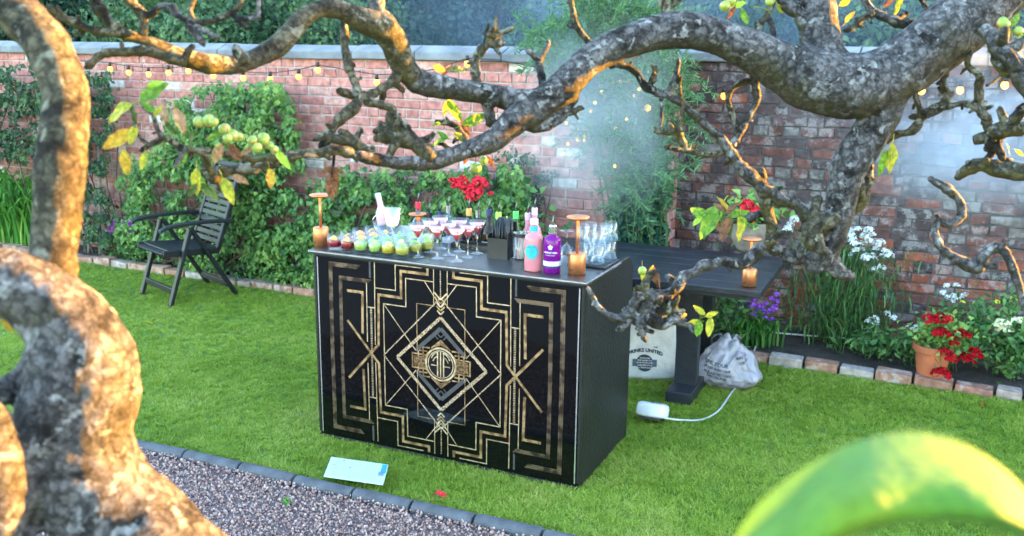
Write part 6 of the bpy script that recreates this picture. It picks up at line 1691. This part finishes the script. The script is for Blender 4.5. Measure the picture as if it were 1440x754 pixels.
LV = [  # x, y, length px, tip angle, kind, depth
 (164, 157, 50, 205, 'y', 1.1), (216, 128, 48, 40, 'g', 1.1), (218, 118, 26, 15, 'c', 1.1), (164, 197, 48, 225, 'o', 1.1), (177, 232, 46, 272, 'o', 1.1), (253, 170, 44, 295, 't', 1.1), (232, 165, 32, 280, 't', 1.1), (188, 163, 30, 270, 'd', 1.1), (201, 227, 26, 262, 'y', 1.1), (265, 197, 34, 230, 'd', 1.12), (305, 217, 34, 240, 't', 1.14), (276, 256, 42, 262, 'y', 1.15), (268, 270, 30, 230, 'd', 1.15), (296, 270, 36, 320, 'd', 1.16), (286, 262, 30, 280, 'g', 1.16), (321, 269, 42, 292, 'y', 1.17), (338, 252, 26, 340, 't', 1.18), (381, 252, 32, 275, 'o', 1.2), (398, 224, 34, 310, 'c', 1.2), (438, 216, 24, 20, 't', 1.25), (222, 155, 22, 60, 'y', 1.1), (207, 150, 30, 150, 'g', 1.1), (240, 182, 26, 300, 'd', 1.1), (330, 215, 30, 300, 'b', 1.16), (345, 212, 26, 200, 't', 1.16), (300, 192, 30, 200, 'g', 1.14), (258, 222, 24, 260, 'g', 1.12), (186, 190, 30, 250, 'y', 1.1), (250, 232, 20, 200, 'g', 1.12), (366, 218, 26, 20, 'd', 1.18),
 (616, 96, 24, 160, 'o', 1.45), (628, 98, 22, 60, 'b', 1.45), (645, 98, 30, 10, 'd', 1.45), (628, 150, 30, 250, 'y', 1.45), (642, 158, 42, 310, 'g', 1.45), (668, 168, 40, 25, 'g', 1.45), (655, 180, 26, 300, 'b', 1.45), (650, 194, 28, 330, 'y', 1.45), (616, 200, 28, 200, 'g', 1.45), (612, 174, 18, 180, 'g', 1.45), (622, 190, 20, 150, 'g', 1.45), (655, 222, 22, 240, 'b', 1.44), (690, 228, 18, 300, 'b', 1.44),
 (467, 246, 26, 270, 'b', 1.34), (460, 254, 24, 250, 'b', 1.34), (474, 250, 24, 295, 'b', 1.34), (464, 264, 26, 268, 'b', 1.34), (471, 262, 24, 280, 'b', 1.34), (458, 240, 20, 210, 'b', 1.34), (476, 240, 18, 330, 'b', 1.34), (466, 274, 18, 280, 'b', 1.34),
 (1030, 18, 22, 250, 'b', 1.5), (1047, 24, 24, 290, 'g', 1.5), (1076, 9, 26, 120, 'y', 1.5), (1098, 14, 22, 310, 'y', 1.5), (1040, 6, 20, 20, 'c', 1.5), (1189, 3, 20, 30, 'y', 1.55), (1195, 22, 22, 60, 'o', 1.55), (1266, 6, 30, 270, 'y', 1.55), (1250, 2, 22, 230, 'b', 1.55),
 (1394, 66, 20, 250, 'y', 1.4), (1420, 42, 24, 320, 'y', 1.4), (1428, 27, 24, 60, 'g', 1.4), (1436, 60, 26, 280, 'c', 1.4), (1254, 223, 44, 268, 'y', 1.5), (1243, 227, 38, 245, 'g', 1.5), (1238, 204, 24, 90, 'y', 1.5), (1418, 209, 20, 300, 'g', 1.42), (1434, 215, 14, 320, 'y', 1.42),
 (983, 436, 22, 140, 'y', 1.5), (1001, 442, 20, 20, 'y', 1.5), (976, 453, 18, 185, 'y', 1.5), (998, 460, 30, 260, 'y', 1.5), (982, 463, 26, 262, 'g', 1.5), (905, 392, 20, 270, 'y', 1.5), (922, 388, 24, 100, 'b', 1.5), (928, 398, 22, 300, 'b', 1.5), (916, 380, 16, 60, 'o', 1.5), (944, 440, 22, 250, 'o', 1.5), (952, 432, 20, 90, 'b', 1.5), (960, 444, 18, 20, 'o', 1.5),
 (998, 310, 58, 232, 'g', 1.5), (984, 300, 34, 150, 'g', 1.5), (980, 311, 20, 220, 'c', 1.5), (1020, 286, 24, 110, 'o', 1.5), (1010, 290, 22, 140, 'b', 1.5), (1030, 290, 26, 60, 'b', 1.5), (1040, 300, 34, 15, 'g', 1.5), (1041, 322, 40, 272, 'y', 1.5), (1019, 322, 36, 250, 'b', 1.5), (1012, 318, 34, 300, 'b', 1.5), (1028, 318, 30, 280, 'd', 1.5), (1050, 312, 28, 330, 'g', 1.5), (1016, 300, 28, 80, 'd', 1.5),
]
for q in LV: leaf(T1, *q)
for q in ((280, 172, 11, 1.12), (293, 170, 11.5, 1.12), (301, 172, 9, 1.11), (316, 182, 10, 1.14), (327, 191, 11.5, 1.14), (320, 195, 9, 1.12), (336, 193, 8, 1.15), (355, 198, 8.5, 1.16), (370, 196, 10.5, 1.17), (362, 208, 10, 1.15), (379, 205, 8, 1.18), (386, 211, 8, 1.18), (669, 236, 10, 1.44), (680, 226, 8, 1.44), (1020, 9, 10, 1.5), (1028, 2, 9, 1.5), (1083, 3, 8, 1.5), (1411, 33, 12, 1.4), (1432, 44, 9, 1.4), (903, 381, 8, 1.49)):
    apple(T1, *q)
# the broad leaf close to the lens, on a shoot of the same tree
topc = [(1022, 775), (1060, 716), (1110, 672), (1170, 636), (1230, 614), (1290, 608), (1350, 622), (1405, 655), (1450, 700), (1500, 760)]
botc = [(1024, 782), (1090, 778), (1150, 762), (1200, 738), (1250, 722), (1300, 716), (1350, 718), (1400, 726), (1450, 744), (1502, 775)]
def cr1(seq, u):
    x = u * (len(seq) - 1); i = min(int(x), len(seq) - 2); t = x - i; g = lambda k: Vector(seq[max(0, min(len(seq) - 1, k))])
    p0, p1, p2, p3 = g(i - 1), g(i), g(i + 1), g(i + 2)
    return 0.5 * ((2 * p1) + (p2 - p0) * t + (2 * p0 - 5 * p1 + 4 * p2 - p3) * t * t + (3 * p1 - p0 - 3 * p2 + p3) * t ** 3)
near_leaf, t, b = _mat('broad_leaf')
tc = N(t, 'ShaderNodeTexCoord'); nz = N(t, 'ShaderNodeTexNoise', Scale=26.0, Detail=6.0, Roughness=.6); t.links.new(tc.outputs['Object'], nz.inputs['Vector'])
cr = ramp(t, [(.36, (.065, .175, .022)), (.52, (.090, .205, .015)), (.66, (.120, .215, .010))]); t.links.new(nz.outputs['Fac'], cr.inputs[0])
vo = N(t, 'ShaderNodeTexVoronoi', feature='DISTANCE_TO_EDGE', Scale=150.0); t.links.new(tc.outputs['Object'], vo.inputs['Vector']); rv_ = ramp(t, [(0.0, 1.25), (.12, 1.0), (.5, .88)]); t.links.new(vo.outputs['Distance'], rv_.inputs[0])
mu = N(t, 'ShaderNodeMix', data_type='RGBA', blend_type='MULTIPLY'); mu.inputs[0].default_value = 1; t.links.new(cr.outputs[0], mu.inputs[6]); t.links.new(rv_.outputs[0], mu.inputs[7])
t.links.new(mu.outputs[2], b.inputs['Base Color']); b.inputs['Roughness'].default_value = .6; b.inputs['Specular IOR Level'].default_value = .3
bp = N(t, 'ShaderNodeBump', Strength=.6, Distance=.002); t.links.new(vo.outputs['Distance'], bp.inputs['Height']); t.links.new(bp.outputs[0], b.inputs['Normal'])
tr_ = N(t, 'ShaderNodeBsdfTranslucent'); t.links.new(mu.outputs[2], tr_.inputs['Color']); mx = N(t, 'ShaderNodeMixShader'); mx.inputs[0].default_value = .35
t.links.new(b.outputs[0], mx.inputs[1]); t.links.new(tr_.outputs[0], mx.inputs[2]); t.links.new(mx.outputs[0], t.nodes['Material Output'].inputs['Surface'])
V, Fc, nu, nv = [], [], 36, 16
for i in range(nu + 1):
    u = i / nu; a, b2 = cr1(topc, u), cr1(botc, u)
    for j in range(nv + 1):
        v = j / nv
        if v <= .82:                                  # blade, bulging towards the lens; far edge is the upper outline
            w_ = v / .82; q = a.lerp(b2, w_); d = .315 - .060 * w_ - .016 * math.sin(math.pi * w_) + .003 * math.sin(u * 14)
        else:                                         # near edge curls under
            w_ = (v - .82) / .18; q = b2 + Vector((0, 16 * math.sin(w_ * 2.2))); d = .255 + .016 * (1 - math.cos(w_ * 2.2))
        V.append(P(q.x, q.y, d))
for i in range(nu):
    for j in range(nv): k = i * (nv + 1) + j; Fc.append((k, k + 1, k + nv + 2, k + nv + 1))
o = mobj('leaf', V, Fc, near_leaf, T1, smooth=True); o['label'] = 'broad lime green leaf with its edge curled under'
ls = P(1500, 768, .275)
twig_mesh([(ls, .0012), (ls + Vector((.06, .05, -.02)), .002), (Vector((.45, .55, 1.60)), .004), (Vector((.9, .9, 1.50)), .008), (Vector((1.3, 1.4, 1.4)), .012), (Vector((1.84, 2.0, 1.1)), .018)], 91, .2, 2).build('branch', m_bark, T1, smooth=True)

# ---- tree 2: the blurred limbs close by
T2 = thing('apple_tree', 'close gnarled apple tree limbs, one bent like a snake, lit gold by low sun', 'tree', (-.02, .88, 0))
Dn = .80
snake = px_path([(-130, 372, 46), (-70, 380, 46), (-20, 392, 47), (40, 410, 52), (88, 445, 58), (116, 495, 68), (118, 548, 76), (106, 605, 76), (112, 655, 74), (146, 708, 75), (200, 760, 78), (262, 830, 82)], Dn, .84)
e = snake[-1][0]
snake += [(Vector((-.10, .90, 1.25)), .055), (Vector((-.03, .90, .7)), .062), (Vector((-.02, .88, .2)), .070), (Vector((-.02, .88, -.05)), .085)]
lft = [(snake[0][0] + Vector((-.12, .05, .03)), .022), (snake[0][0], snake[0][1])]
upr = px_path([(70, 420, 30), (73, 385, 30), (77, 340, 30), (82, 300, 31), (86, 240, 32), (89, 190, 32), (91, 150, 31.5), (87, 110, 32), (66, 62, 32), (26, 20, 31), (-30, -20, 30), (-110, -60, 28)], .84, .90)
lo2 = px_path([(-90, 520, 28), (-40, 575, 36), (-10, 640, 40), (2, 700, 40), (6, 770, 42), (40, 850, 50)], .74, .80)
lo2 += [(Vector((-.16, .86, 1.2)), .035), (Vector((-.06, .89, .8)), .04)]
lo3 = px_path([(60, 470, 16), (46, 500, 15), (38, 525, 17), (10, 548, 18), (-40, 560, 22)], .84, .80)
me = limb_mesh([lft + snake, lo2, lo3], .0045, .0042, 4)
mfin('limb', me, m_bark, T2, smooth=True)
me = limb_mesh([upr], .0045, .0034, 5)
mfin('limb', me, m_bark2, T2, smooth=True)
ebr = snake[0][0] + Vector((-.12, .05, .03))
twig_mesh([(ebr, .02), (ebr + Vector((-.25, .1, .12)), .015), (ebr + Vector((-.5, .3, .3)), .006)], 77, .2, 3).build('branch', m_bark, T2, smooth=True)
eb2 = upr[-1][0]
twig_mesh([(eb2, .02), (eb2 + Vector((-.2, .1, .25)), .015), (eb2 + Vector((-.4, .2, .6)), .006)], 78, .2, 3).build('branch', m_bark, T2, smooth=True)
leaf(T2, 8, 458, 26, 300, 'o', .8)

# ================================================================== SMALL LITTER
def litter(name, x, y, L, rot, kind, label, cat, z=.028):
    V, Fc = leaf_shape(.35, 3, .3, .3); me = bpy.data.meshes.new(name); me.from_pydata(V, [], Fc); me.materials.append(LM[kind] if kind in LM else PET[kind])
    o = bpy.data.objects.new(name, me); COL.objects.link(o); q = G(x, y, z); o.location = q; o.scale = (L, L, L); o.rotation_euler = (.2, .15, rot); tag(o, label, cat); return o
litter('fallen_leaf', 612, 694, .075, .15, 'coral', 'curled bright red leaf on the grass in front of the bar', 'leaf')
litter('fallen_petal', 1380, 568, .05, .5, 'coral', 'small red petal on the grass below the bed edging', 'petal')
litter('fallen_leaf', 205, 453, .06, .4, 'y', 'pale yellow leaf on the grass in front of the garden chair', 'leaf')
litter('fallen_leaf', 245, 547, .05, 1.2, 't', 'tan leaf on the grass between chair and bar', 'leaf')
litter('paper_scrap', 955, 559, .045, .2, 'white', 'white scrap on the grass behind the cable reel', 'scrap')
litter('paper_scrap', 918, 545, .025, 1.0, 'white', 'tiny white scrap on the grass under the canvas bag', 'scrap')
q = G(402, 710); root = thing('path_weed', 'small green weed growing in the gravel', 'weed', q)
n = 14; leaf_obj('foliage', [leaf_cloud(np.array([tuple(q)]) + rng.normal(0, 1, (n, 3)) * np.array([.012, .012, .006]) + np.array([0, 0, .015]), rnd_dirs(n, (0, 0, .4)), rnd_dirs(n, (0, 0, 1), .5), .028, .014)], FOL['strap'], root)

# ================================================================== SMOKE
def smoke(label, c, rad, dens, nscale, seed, col=(.78, .88, 1.0), lo=.40, hi=.70):
    v, f = sph((0, 0, 0), 1.0, 3)
    me = bpy.data.meshes.new('smoke'); me.from_pydata([tuple(q) for q in v], [], f)
    o = bpy.data.objects.new('smoke', me); COL.objects.link(o); o.location = c; o.scale = rad; o.rotation_euler = (0, 0, -WY)
    tag(o, label, 'smoke', kind='stuff')
    m = bpy.data.materials.new('drifting_smoke'); m.use_nodes = True; t = m.node_tree; t.nodes.remove(t.nodes['Principled BSDF'])
    pv = N(t, 'ShaderNodeVolumePrincipled'); pv.inputs['Color'].default_value = (*col, 1); pv.inputs['Anisotropy'].default_value = .2
    tc = N(t, 'ShaderNodeTexCoord'); ge = N(t, 'ShaderNodeNewGeometry')
    ln = N(t, 'ShaderNodeVectorMath', operation='LENGTH'); t.links.new(tc.outputs['Object'], ln.inputs[0])
    mr = N(t, 'ShaderNodeMapRange', interpolation_type='SMOOTHSTEP'); mr.inputs['From Min'].default_value = 1.0; mr.inputs['From Max'].default_value = .25; t.links.new(ln.outputs['Value'], mr.inputs['Value'])
    nz = N(t, 'ShaderNodeTexNoise', Scale=nscale, Detail=3.0, Distortion=.8); va = N(t, 'ShaderNodeVectorMath', operation='ADD'); va.inputs[1].default_value = (seed * 3.3, 1.2, 0)
    t.links.new(ge.outputs['Position'], va.inputs[0]); t.links.new(va.outputs[0], nz.inputs['Vector'])
    m2 = N(t, 'ShaderNodeMapRange'); m2.inputs['From Min'].default_value = lo; m2.inputs['From Max'].default_value = hi; t.links.new(nz.outputs['Fac'], m2.inputs['Value'])
    mu = N(t, 'ShaderNodeMath', operation='MULTIPLY'); t.links.new(mr.outputs[0], mu.inputs[0]); t.links.new(m2.outputs[0], mu.inputs[1])
    mu2 = N(t, 'ShaderNodeMath', operation='MULTIPLY'); mu2.inputs[1].default_value = dens; t.links.new(mu.outputs[0], mu2.inputs[0]); t.links.new(mu2.outputs[0], pv.inputs['Density'])
    t.links.new(pv.outputs[0], t.nodes['Material Output'].inputs['Volume'])
    me.materials.append(m)
    return o
smoke('pale plume of smoke rising in front of the feathery plant', wplane(835, 165, .0), (.80, .36, .85), 2.2, 1.6, 1)
smoke('bright smoke drifting across the dark brick wall', wplane(1400, 185, .45), (1.30, .38, .62), 3.4, 1.3, 2)
smoke('bluish smoke drifting among the trees beyond the wall', Vector((1.5, 10.8, 2.2)), (6.5, 2.6, 2.4), .13, .5, 3, col=(.55, .75, 1.0), lo=.30, hi=.62)
